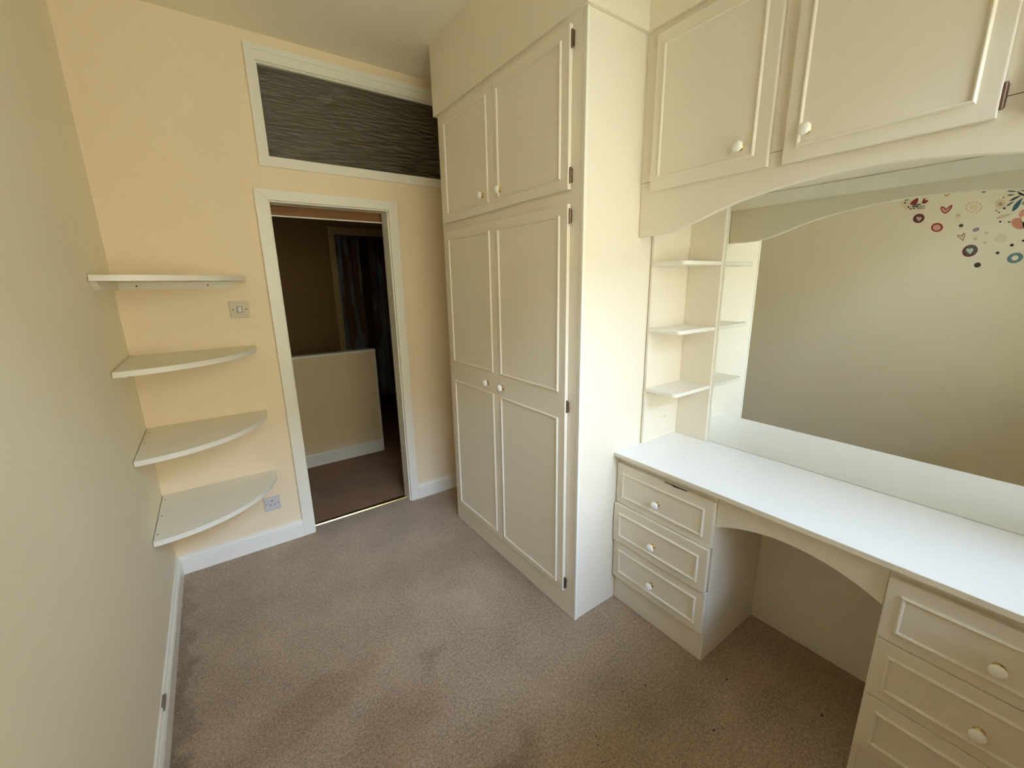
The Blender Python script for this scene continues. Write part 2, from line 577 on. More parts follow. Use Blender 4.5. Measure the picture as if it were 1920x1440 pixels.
# baseboards
BPROF = [(0, 0), (0.018, 0), (0.018, 0.078), (0.0150, 0.0805), (0.0150, 0.083), (0.0175, 0.086), (0.0170, 0.091), (0.0125, 0.096), (0.0085, 0.0985), (0.0085, 0.101), (0.0075, 0.106), (0, 0.108)]
def baseboard_x(name, x0, x1):
    return struct(obj(name, prism([(-p[0], p[1]) for p in BPROF], 0, x0, x1), 'white'))
baseboard_x('baseboard_far', 0.0, A0)
baseboard_x('baseboard_far', A3, XR)
bl = struct(obj('baseboard_left', prism([(p[0], p[1]) for p in BPROF], 1, YB, 0.0), 'white'))
bm = prism([(-1.045, 0.099), (-1.03, 0.1095), (-1.0, 0.1105), (-0.985, 0.112), (-0.975, 0.1075), (-0.99, 0.100), (-1.02, 0.097)], 0, 0.004, 0.0145)
o = obj('chipped_paint', bm, 'grime', bl)
o['label'] = 'brown patch of chipped paint along the top of the baseboard'

# door opening: lining, architraves, wooden track board, stop
bm = bmesh.new()
LX0, LX1, LZ = A1 + 0.006, A2 - 0.007, ZH - 0.007
add_box(bm, A1 - 0.004, LX0, -0.001, WT + 0.002, 0.0, ZH + 0.004)
add_box(bm, LX1, A2 + 0.004, -0.001, WT + 0.002, 0.0, ZH + 0.004)
add_box(bm, LX0, LX1, -0.001, WT + 0.002, LZ, ZH + 0.004)
dr = struct(obj('door_1', bm, 'white'))
def architrave(pts):
    return obj('architrave', prism(pts, 1, -0.018, 0.0), 'white', dr)
for pts in ([(A0, 0), (A1, 0), (A1, ZH), (A0, ZT)], [(A2, 0), (A3, 0), (A3, ZT), (A2, ZH)], [(A1, ZH), (A2, ZH), (A3, ZT), (A0, ZT)]):
    o = architrave(pts)
    md = o.modifiers.new('bevel', 'BEVEL')
    md.width = 0.002
    md.segments = 2
    md.limit_method = 'ANGLE'
o = obj('track_board', box(LX0 - 0.08, LX1 + 0.1, 0.115, 0.135, 1.922, 2.02, 0.002), 'pine', dr)
o['label'] = 'varnished orange pine board across the head of the doorway'
obj('track_strip', box(LX0 - 0.08, LX1 + 0.1, 0.114, 0.136, 1.916, 1.922), 'white', dr)
ts = obj('threshold_strip', prism([(0.058, 0.0), (0.100, 0.0), (0.096, 0.006), (0.086, 0.0085), (0.079, 0.006), (0.072, 0.0085), (0.062, 0.006)], 0, LX0, LX1), 'brass')
tag(ts, 'thin ribbed brass carpet strip across the foot of the doorway', 'threshold strip')

# transom window over the door
OX0, OX1, OZ0, OZ1 = 0.672, 2.064, 2.144, 2.702
def rect_frame_y(x0, x1, z0, z1, w, y0, y1):
    bm = bmesh.new()
    add_prism(bm, [(x0, z0), (x0 + w, z0 + w), (x0 + w, z1 - w), (x0, z1)], 1, y0, y1)
    add_prism(bm, [(x1, z0), (x1, z1), (x1 - w, z1 - w), (x1 - w, z0 + w)], 1, y0, y1)
    add_prism(bm, [(x0, z0), (x1, z0), (x1 - w, z0 + w), (x0 + w, z0 + w)], 1, y0, y1)
    add_prism(bm, [(x0, z1), (x0 + w, z1 - w), (x1 - w, z1 - w), (x1, z1)], 1, y0, y1)
    return bm
w1 = struct(obj('window_1', rect_frame_y(OX0, OX1, OZ0, OZ1, 0.028, -0.016, 0.0), 'white'))
bm = bmesh.new()
add_box(bm, OX0 + 0.028, TX0, -0.010, 0.0, OZ0 + 0.028, OZ1 - 0.028)
add_box(bm, TX1, OX1 - 0.028, -0.010, 0.0, OZ0 + 0.028, OZ1 - 0.028)
add_box(bm, TX0, TX1, -0.010, 0.0, OZ0 + 0.028, TZ0)
add_box(bm, TX0, TX1, -0.010, 0.0, TZ1, OZ1 - 0.028)
obj('inner_frame', bm, 'white', w1)
obj('glazing_bead', rect_frame_y(TX0 - 0.002, TX1 + 0.002, TZ0 - 0.002, TZ1 + 0.002, 0.010, 0.004, 0.022), 'white', w1)
o = obj('pane', box(TX0 - 0.003, TX1 + 0.003, 0.022, 0.027, TZ0 - 0.003, TZ1 + 0.003), 'reeded', w1)
o['label'] = 'dark pane of streaked obscure glass'
bm = bmesh.new()
LT = 0.012
add_box(bm, TX0 - 0.004, TX0, 0.027, WT, TZ0 - 0.004, TZ1 + 0.004)
add_box(bm, TX1, TX1 + 0.004, 0.027, WT, TZ0 - 0.004, TZ1 + 0.004)
add_box(bm, TX0, TX1, 0.027, WT, TZ0 - 0.004, TZ0)
add_box(bm, TX0, TX1, 0.027, WT, TZ1, TZ1 + 0.004)
obj('reveal', bm, 'white', w1)

# landing beyond the door
LXL, LXR, LYF = -0.9, 2.75, 2.0
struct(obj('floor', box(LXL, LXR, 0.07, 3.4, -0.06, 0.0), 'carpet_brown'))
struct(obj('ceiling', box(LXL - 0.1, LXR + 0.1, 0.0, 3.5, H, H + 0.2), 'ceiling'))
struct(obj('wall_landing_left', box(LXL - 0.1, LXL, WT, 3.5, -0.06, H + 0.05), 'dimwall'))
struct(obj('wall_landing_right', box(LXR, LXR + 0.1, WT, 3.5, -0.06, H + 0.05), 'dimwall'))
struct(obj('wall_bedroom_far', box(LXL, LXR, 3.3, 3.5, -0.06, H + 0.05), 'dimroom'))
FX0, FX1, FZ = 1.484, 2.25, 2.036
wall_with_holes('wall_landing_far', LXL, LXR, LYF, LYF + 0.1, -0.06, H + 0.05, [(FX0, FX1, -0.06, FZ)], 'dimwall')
bm = bmesh.new()
add_prism(bm, [(FX0 - 0.058, 0), (FX0, 0), (FX0, FZ), (FX0 - 0.058, FZ + 0.075)], 1, LYF - 0.016, LYF)
add_prism(bm, [(FX1, 0), (FX1 + 0.058, 0), (FX1 + 0.058, FZ + 0.075), (FX1, FZ)], 1, LYF - 0.016, LYF)
add_prism(bm, [(FX0, FZ), (FX1, FZ), (FX1 + 0.058, FZ + 0.075), (FX0 - 0.058, FZ + 0.075)], 1, LYF - 0.016, LYF)
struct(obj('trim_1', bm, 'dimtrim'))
# half height stair wall
hw = struct(obj('wall_stair', box(LXL, 1.500, 1.082, 1.150, 0.0, 0.952), 'halfwall'))
obj('coping', box(LXL, 1.512, 1.072, 1.165, 0.952, 0.972, 0.004, 2), 'white', hw)
obj('end_post', box(1.492, 1.512, 1.076, 1.158, 0.0, 0.952, 0.003, 1), 'white', hw)
struct(obj('baseboard_stair', prism([(1.082, 0), (1.066, 0), (1.066, 0.100), (1.072, 0.110), (1.082, 0.112)], 0, LXL, 1.505), 'white'))

def curtain(x0, x1, y, z0, z1, label, folds):
    bm = bmesh.new()
    n = folds * 12
    rows = 8
    grid = []
    for k in range(rows + 1):
        z = z0 + (z1 - z0) * k / rows
        row = []
        for i in range(n + 1):
            t = i / n
            a = 0.035 + 0.012 * (1 - k / rows)
            row.append(bm.verts.new((x0 + (x1 - x0) * t, y + a * math.sin(2 * PI * folds * t + 0.3 * math.sin(3 * k)), z)))
        grid.append(row)
    for k in range(rows):
        for i in range(n):
            bm.faces.new((grid[k][i], grid[k][i + 1], grid[k + 1][i + 1], grid[k + 1][i]))
    bmesh.ops.solidify(bm, geom=bm.faces[:], thickness=0.004)
    return tag(obj('curtain', bm, 'curtain', smooth=True), label, 'curtain')
curtain(1.60, 1.91, 2.62, 0.12, 2.12, 'blue grey and brown patterned curtain on the left of the dark far doorway', 3)
curtain(2.02, 2.50, 2.66, 0.12, 2.12, 'dim patterned curtain further right inside the dark far doorway', 5)
rod = obj('curtain_rod', lathe((1.2, 2.64, 2.13), (1, 0, 0), [(0, 0), (0.012, 0), (0.012, 1.5), (0, 1.5)], 12), 'hinge', smooth=True)
tag(rod, 'thin dark rod holding the curtains in the far doorway', 'curtain rod')

# boxed soffit above the fitted furniture (L-shaped in plan)
SZ = 2.4147
bm = prism([(1.4985, -0.372), (XR, -0.372), (XR, YB), (1.8125, YB), (1.8125, -1.5400), (1.4985, -1.5400)], 2, SZ, H)
struct(obj('trim_2', bm, 'soffit'))

# ------------------------------------------------------------------ wardrobe
XW, YW, YF = 1.5116, -1.5241, -0.395
wd = thing('wardrobe', (XW, YW, 0), 'tall white fitted double wardrobe with four panelled doors beside the doorway', 'wardrobe')
obj('side_panel', box(XW, XR, YW, YW + 0.018, 0, SZ, 0.0015), 'furn', wd)
obj('side_panel', box(XW + 0.001, XR, YF - 0.018, YF, 0, SZ, 0.0015), 'furn', wd)
o = obj('corner_strip', box(XW, XW + 0.013, YW - 0.0025, YW, 0.0, SZ, 0.001), 'white', wd)
bm = bmesh.new()
add_box(bm, XW, XW + 0.02, YW + 0.018, -1.452, 0, SZ)
add_box(bm, XW, XW + 0.02, -0.462, YF - 0.018, 0, SZ)
add_box(bm, XW, XW + 0.02, -1.452, -0.462, 0, 0.14)
add_box(bm, XW, XW + 0.02, -1.452, -0.462, 1.80, 1.872)
add_box(bm, XW, XW + 0.02, -1.452, -0.462, 2.375, SZ)
add_box(bm, XW, XW + 0.02, -0.985, -0.950, 0.14, 1.80)
add_box(bm, XW, XW + 0.02, -0.985, -0.950, 1.872, 2.375)
obj('face_frame', bm, 'furn', wd)
XD = 1.4935
P = lambda ya, yb, za, zb: (ya, yb, za, zb)
door(wd, XD, 0.0165, -1.460, -0.9695, 0.126, 1.812, [P(-1.420, -0.986, 1.077, 1.776), P(-1.420, -0.982, 0.155, 0.966)], (-1.002, 1.016),
     [(-1.4635, 1.740, 1.795), (-1.4635, 0.995, 1.048), (-1.4635, 0.139, 0.196)])
door(wd, XD, 0.0165, -0.9665, -0.452, 0.126, 1.812, [P(-0.919, -0.492, 1.079, 1.774), P(-0.919, -0.492, 0.158, 0.968)], (-0.863, 1.016))
door(wd, XD, 0.0165, -1.460, -0.9695, 1.861, 2.387, [P(-1.421, -0.997, 1.900, 2.350)], (-1.016, 1.936),
     [(-1.4635, 2.313, 2.369), (-1.4635, 1.881, 1.936)])
door(wd, XD, 0.0165, -0.9665, -0.452, 1.858, 2.387, [P(-0.918, -0.499, 1.897, 2.348)], (-0.866, 1.936))

# ------------------------------------------------------------------ overhead cabinets with arched pelmet
XO = 1.8302
oc = thing('overhead_cabinet', (XO, YW, 1.70), 'white wall cupboards with arched valance above the mirror', 'cupboard')
bm = bmesh.new()
add_box(bm, XO + 0.018, XR, YB, YW - 0.0005, 1.8555, 1.8715)
add_box(bm, XO + 0.018, XR, YB, YB + 0.016, 1.8715, SZ)
add_box(bm, XO + 0.018, XR, YW - 0.0165, YW - 0.0005, 1.8715, SZ)
add_box(bm, XO + 0.018, XR, YB, YW - 0.0005, SZ - 0.016, SZ)
obj('carcass', bm, 'furn', oc)
bm = bmesh.new()
zb = 1.9045
YR = YW - 0.0008
for (a, b) in ((YR, -1.592), (-2.000, -2.058), (-2.474, -2.530), (-2.94, YB)):
    add_box(bm, XO, XO + 0.018, a, b, zb, SZ)
for (a, b) in ((-1.592, -2.000), (-2.058, -2.474), (-2.530, -2.94)):
    add_box(bm, XO, XO + 0.018, a, b, 2.38, SZ)
    add_box(bm, XO, XO + 0.018, a, b, zb, zb + 0.012)
obj('face_frame', bm, 'furn', oc)
# pelmet: flat ends, ogee shoulders, shallow arch
half = [(-1.5249, 1.7010), (-1.60, 1.7012), (-1.655, 1.7030), (-1.690, 1.7072), (-1.720, 1.7140), (-1.755, 1.7250), (-1.795, 1.7385), (-1.84, 1.7540), (-1.892, 1.7695), (-1.95, 1.7820), (-2.01, 1.7920), (-2.07, 1.8000), (-2.113, 1.8050), (-2.17, 1.8095), (-2.24, 1.8115)]
YM = -2.24
right = [(2 * YM - p[0], p[1]) for p in half[-2::-1]]
arch = half + [p for p in right if p[0] > YB] + [(YB, 1.701)]
pts = arch + [(YB, zb - 0.0006), (YR, zb - 0.0006)]
o = obj('valance', prism(pts, 0, XO, XO + 0.020), 'furn', oc)
md = o.modifiers.new('bevel', 'BEVEL')
md.width = 0.004
md.segments = 2
md.limit_method = 'ANGLE'
md.angle_limit = math.radians(50)
XQ = XO - 0.018
door(oc, XQ, 0.0165, -2.008, -1.580, 1.8635, 2.391, [P(-1.968, -1.611, 1.901, 2.352)], (-1.922, 1.938))
door(oc, XQ, 0.0165, -2.481, -2.051, 1.8605, 2.391, [P(-2.446, -2.084, 1.898, 2.352)], (-2.110, 1.938), [(-2.4845, 1.877, 1.931), (-2.4845, 2.31, 2.365)])
door(oc, XQ, 0.0165, -2.953, -2.526, 1.8605, 2.391, [P(-2.913, -2.566, 1.898, 2.352)], (-2.90, 1.938))

# ------------------------------------------------------------------ mirror
mb = box(XR - 0.0046, XR - 0.0002, -2.952, -1.6985, 0.7815, 1.8515)
mir = obj('mirror', mb, 'mirror')
tag(mir, 'wide frameless wall mirror between worktop and overhead cupboards', 'mirror')

# ------------------------------------------------------------------ open corner shelf unit on the worktop
ZC = 0.7797
cu = thing('corner_shelf_unit', (2.18, -1.54, ZC), 'narrow white open shelf unit standing on the worktop against the wardrobe side', 'shelf unit')
XS, YP, YE, XB = 1.917, -1.5400, -1.6975, 2.1785
obj('side_panel', box(XS, XR - 0.0002, YP, YW - 0.003, ZC + 0.0003, 1.855, 0.0015), 'furn', cu)
obj('back_panel', box(XB, XR - 0.0002, YE, YP - 0.0002, ZC + 0.0003, 1.855, 0.0015), 'furn', cu)
def corner_shelf_board(zt):
    x0, x1, y0, y1 = XS - 0.004, XB - 0.0003, YE + 0.002, YP - 0.0004
    r = 0.022
    pts = [(x1, y1), (x1, y0)] + [(x0 + r - r * math.sin(a), y0 + r - r * math.cos(a)) for a in [PI / 2 * i / 6 for i in range(7)]] + [(x0, y1)]
    o = obj('shelf', prism(pts, 2, zt - 0.0165, zt), 'white', cu)
    md = o.modifiers.new('bevel', 'BEVEL')
    md.width = 0.0025
    md.segments = 2
    md.limit_method = 'ANGLE'
for zt in (1.6035, 1.3225, 1.0515):
    corner_shelf_board(zt)
o = obj('wall_fixing', lathe((2.075, YP - 0.0002, 0.885), (0, -1, 0), [(0, 0), (0.005, 0), (0.0045, 0.001), (0, 0.0012)], 10), 'switchplate', cu)
o['label'] = 'small grey filled screw hole'

# ------------------------------------------------------------------ dressing table worktop
XT = 1.737
wt = thing('dressing_table_worktop', (XT, YW, 0.7612), 'long white worktop running below the wall mirror', 'worktop')
obj('board', box(XT, XR - 0.0002, YB + 0.0005, YW - 0.0005, 0.7612, 0.7797, 0.0015), 'top', wt)
o = obj('front_edging', box(XT - 0.0012, XT, YB + 0.0005, YW - 0.0005, 0.7620, 0.7790), 'furn', wt)
arc = []
for i in range(25):
    y = -1.9885 + (-2.4815 + 1.9885) * i / 24
    d = y + 2.235
    arc.append((min(-1.9887, max(-2.4813, y)), 0.678 - 0.535 + math.sqrt(0.535 ** 2 - d * d)))
o = obj('kneehole_apron', prism(arc + [(-2.4813, 0.7610), (-1.9887, 0.7610)], 0, 1.7795, 1.7965), 'furn')
tag(o, 'white curved apron board arching over the kneehole between the drawer pedestals', 'apron board')
md = o.modifiers.new('bevel', 'BEVEL')
md.width = 0.002
md.segments = 2
md.limit_method = 'ANGLE'
md.angle_limit = math.radians(50)

# ------------------------------------------------------------------ drawer units
def drawer_unit(y0, y1, pulls, label, chip=False):
    """y0 > y1; carcass 1.7791 deep to the wall; three drawers"""
    u = thing('drawer_unit', (1.7791, y0, 0), label, 'drawer unit', 'drawer pedestals below the worktop')
    xc = 1.7791
    obj('side_panel', box(xc, XR - 0.0005, y0 - 0.0160, y0, 0.0, 0.7608, 0.001), 'furn', u)
    obj('side_panel', box(xc, XR - 0.0005, y1, y1 + 0.0160, 0.0, 0.7608, 0.001), 'furn', u)
    obj('plinth', box(xc + 0.001, xc + 0.017, y1 + 0.0160, y0 - 0.0160, 0.0, 0.150, 0.001), 'furn', u)
    obj('top_rail', box(xc + 0.001, xc + 0.020, y1 + 0.0160, y0 - 0.0160, 0.700, 0.7608), 'furn', u)
    for (z0, z1, pull) in ((0.5320, 0.7260, pulls[0]), (0.3360, 0.5295, pulls[1]), (0.1395, 0.3335, pulls[2])):
        xf = 1.759 - pull
        ya, yb = y0 - 0.004, y1 - 0.004 + 0.004
        d = obj('drawer', box(xf, xf + 0.0185, yb, ya, z0, z1, 0.0035, 2), 'furn', u)
        obj('panel_moulding', bead_frame(yb + 0.034, ya - 0.030, z0 + 0.033, z1 - 0.039, xf), 'furn', d)
        knob(d, xf, (y0 + y1) / 2 + 0.009, (z0 + z1) / 2 - 0.016)
        obj('drawer_box', box(xf + 0.0185, XR - 0.06 - pull, yb + 0.02, ya - 0.02, z0 + 0.02, z1 - 0.03), 'furn', d)
        if chip and z1 > 0.7:
            b2 = prism([(-1.775, 0.7235), (-1.80, 0.7248), (-1.82, 0.7205), (-1.845, 0.7225), (-1.875, 0.7240), (-1.875, 0.7262), (-1.775, 0.7262)], 0, xf - 0.0006, xf + 0.004)
            c = obj('chipped_edge', b2, 'chip', d)
            c['label'] = 'dark chipped paint on the top edge of the drawer front'
    return u
drawer_unit(-1.5262, -1.9885, (0.0, 0.011, 0.002), 'white three drawer pedestal next to the wardrobe, middle drawer pulled slightly out', True)
drawer_unit(-2.4815, -2.9440, (0.0, 0.0, 0.0), 'white three drawer pedestal at the right end of the worktop, drawers shut')

# ------------------------------------------------------------------ quarter-round wall shelves
def wall_shelf(zt, label, screws):
    s = thing('corner_wall_shelf', (0, 0, zt), label, 'shelf', 'quarter round shelves in the corner')
    a, b, t = 0.527, 0.516, 0.022
    pts = [(0.0045, -0.003)] + [(max(0.0045, a * math.sin(q)), min(-0.003, -b * math.cos(q))) for q in [PI / 2 * i / 28 for i in range(29)]]
    obj('board', prism(pts, 2, zt - t + 0.001, zt), 'shelf', s)
    edge = bmesh.new()
    n = 28
    def P2(q, g):
        return (max(0.0045, (a + g) * math.sin(q)), min(-0.003, -(b + g) * math.cos(q)))
    for i in range(n):
        q0, q1 = PI / 2 * i / n, PI / 2 * (i + 1) / n
        c = [P2(q0, 0.0), P2(q1, 0.0), P2(q1, 0.0012), P2(q0, 0.0012)]
        A = [edge.verts.new((x, y, zt - t)) for x, y in c]
        B = [edge.verts.new((x, y, zt + 0.0003)) for x, y in c]
        edge.faces.new(A)
        edge.faces.new(B[::-1])
        for k in range(4):
            edge.faces.new((A[k], A[(k + 1) % 4], B[(k + 1) % 4], B[k]))
    obj('edge_strip', edge, 'white', s)
    zb_ = zt - t
    bt = bmesh.new()
    add_prism(bt, [(0.0006, zb_), (0.478, zb_), (0.440, zb_ - 0.033), (0.0006, zb_ - 0.033)], 1, -0.020, -0.0006)
    o = obj('batten', bt, 'shelf', s)
    for xx in (0.085, 0.360):
        obj('screw', lathe((xx, -0.020, zb_ - 0.017), (0, -1, 0), [(0, -0.001), (0.0045, -0.001), (0.004, 0.001), (0, 0.0012)], 10), 'screw', o)
    bt = bmesh.new()
    ye = -0.480 if zt > 1.5 else -0.380
    add_prism(bt, [(-0.0206, zb_), (ye, zb_), (ye + 0.043, zb_ - 0.033), (-0.0206, zb_ - 0.033)], 0, 0.0006, 0.020)
    obj('batten', bt, 'shelf', s)
    for (sx, sy) in screws:
        obj('screw', lathe((sx, sy, zt), (0, 0, 1), [(0, -0.001), (0.004, -0.001), (0.0035, 0.0008), (0, 0.001)], 10), 'screw', s)
    return s
wall_shelf(1.5826, 'topmost of the four white quarter round shelves, at eye level in the left corner', ())
wall_shelf(1.2174, 'second white quarter round corner shelf from the top, left of the doorway', ())
wall_shelf(0.8470, 'third white quarter round corner shelf from the top, two screws by the wall', ((0.018, -0.085), (0.016, -0.27)))
wall_shelf(0.4767, 'lowest of the four white quarter round shelves, beside the power socket', ((0.018, -0.07), (0.016, -0.26), (0.014, -0.45)))

# ------------------------------------------------------------------ crumbs on the carpet
for (cx, cy, cr, where) in [
    (0.713, -0.231, 0.0030, 'nearest the foot of the left door architrave'),
    (0.770, -0.624, 0.0030, 'in the middle of the room facing the doorway'),
    (1.296, -0.947, 0.0030, 'in front of the wardrobe doors'),
    (1.416, -1.889, 0.0035, 'left one of two below the left drawer pedestal'),
    (1.507, -1.923, 0.0035, 'right one of two below the left drawer pedestal'),
    (1.216, -1.941, 0.0030, "uppermost of three at the photo's bottom edge"),
    (1.199, -1.965, 0.0030, "middle of three at the photo's bottom edge"),
    (1.173, -2.010, 0.0030, "lowest of three at the photo's bottom edge"),
    (1.784, -2.094, 0.0040, 'at the mouth of the kneehole'),
    (1.559, -2.169, 0.0045, 'in front of the kneehole'),
    (1.919, -2.368, 0.0060, 'beside the right drawer pedestal'),
]:
    bm = bmesh.new()
    bmesh.ops.create_icosphere(bm, subdivisions=1, radius=cr)
    for v in bm.verts:
        v.co = Vector((v.co.x * 1.3 + cx, v.co.y * random.uniform(0.6, 1.0) + cy, v.co.z * 0.5 + cr * 0.5))
    tag(obj('crumb', bm, 'dark'), 'tiny dark crumb on the beige carpet, ' + where, 'crumb', 'dark crumbs on the carpet')

# ------------------------------------------------------------------ switch and socket
sw = thing('light_switch', (0.479, 0, 1.415), 'square off-white light switch on the cream wall between shelf and doorway', 'light switch')
obj('plate', box(0.4355, 0.5225, -0.0085, -0.0005, 1.3715, 1.4585, 0.0025, 2), 'switchplate', sw)
bm = box(0.4695, 0.4885, -0.0125, -0.008, 1.401, 1.429, 0.0015, 1)
for v in bm.verts:
    if v.co.y < -0.0105 and v.co.z > 1.415:
        v.co.y += 0.0025
obj('rocker', bm, 'plate', sw)
bm = bmesh.new()
for (a, b, c, d) in ((0.4675, 0.4693, 1.399, 1.431), (0.4887, 0.4905, 1.399, 1.431), (0.4693, 0.4887, 1.399, 1.4008), (0.4693, 0.4887, 1.4292, 1.431)):
    add_box(bm, a, b, -0.0089, -0.0080, c, d)
obj('rocker_gap', bm, 'chip', sw)
for xx in (0.449, 0.509):
    obj('screw', lathe((xx, -0.0085, 1.415), (0, -1, 0), [(0, -0.001), (0.0036, -0.001), (0.003, 0.0006), (0, 0.0008)], 12), 'dark', sw)
so = thing('power_socket', (0.481, 0, 0.270), 'white single three pin power socket beside the lowest corner shelf', 'power socket')
obj('plate', box(0.4385, 0.5245, -0.0095, -0.0005, 0.2270, 0.3135, 0.0025, 2), 'plate', so)
for (a, b, c, d) in ((0.4785, 0.4835, 0.2835, 0.2925), (0.4665, 0.4735, 0.2600, 0.2645), (0.4890, 0.4960, 0.2600, 0.2645)):
    obj('pin_hole', box(a, b, -0.0099, -0.009, c, d), 'dark', so)
for xx in (0.4515, 0.5115):
    obj('screw', lathe((xx, -0.0095, 0.270), (0, -1, 0), [(0, -0.001), (0.0032, -0.001), (0.0028, 0.0006), (0, 0.0008)], 12), 'screw', so)

# ------------------------------------------------------------------ wall stickers (on the left wall, seen in the mirror)
STK = {'beige': (229, 217, 188), 'beige2': (212, 196, 158), 'red': (142, 58, 52), 'maroon': (104, 56, 56), 'sage': (146, 152, 124), 'grey': (112, 112, 104), 'olive': (62, 58, 44),
       'tan': (150, 112, 84), 'tan2': (170, 150, 104), 'pink': (214, 164, 150), 'blush': (200, 178, 172), 'greybrown': (104, 92, 92), 'mint': (196, 214, 196), 'blue': (112, 138, 144),
       'cream': (236, 230, 206), 'lilac': (130, 116, 138), 'black': (46, 42, 34), 'slate': (66, 76, 76), 'teal': (62, 98, 112), 'rose': (196, 136, 112), 'salmon': (214, 158, 132), 'pale': (226, 208, 168), 'wall': (230, 219, 186)}
for k, c in STK.items():
    MAT['stk_' + k] = paint('sticker_' + k, lin(c), 0.6, 0.0, var=0.06, spec=0.2, vscale=60)
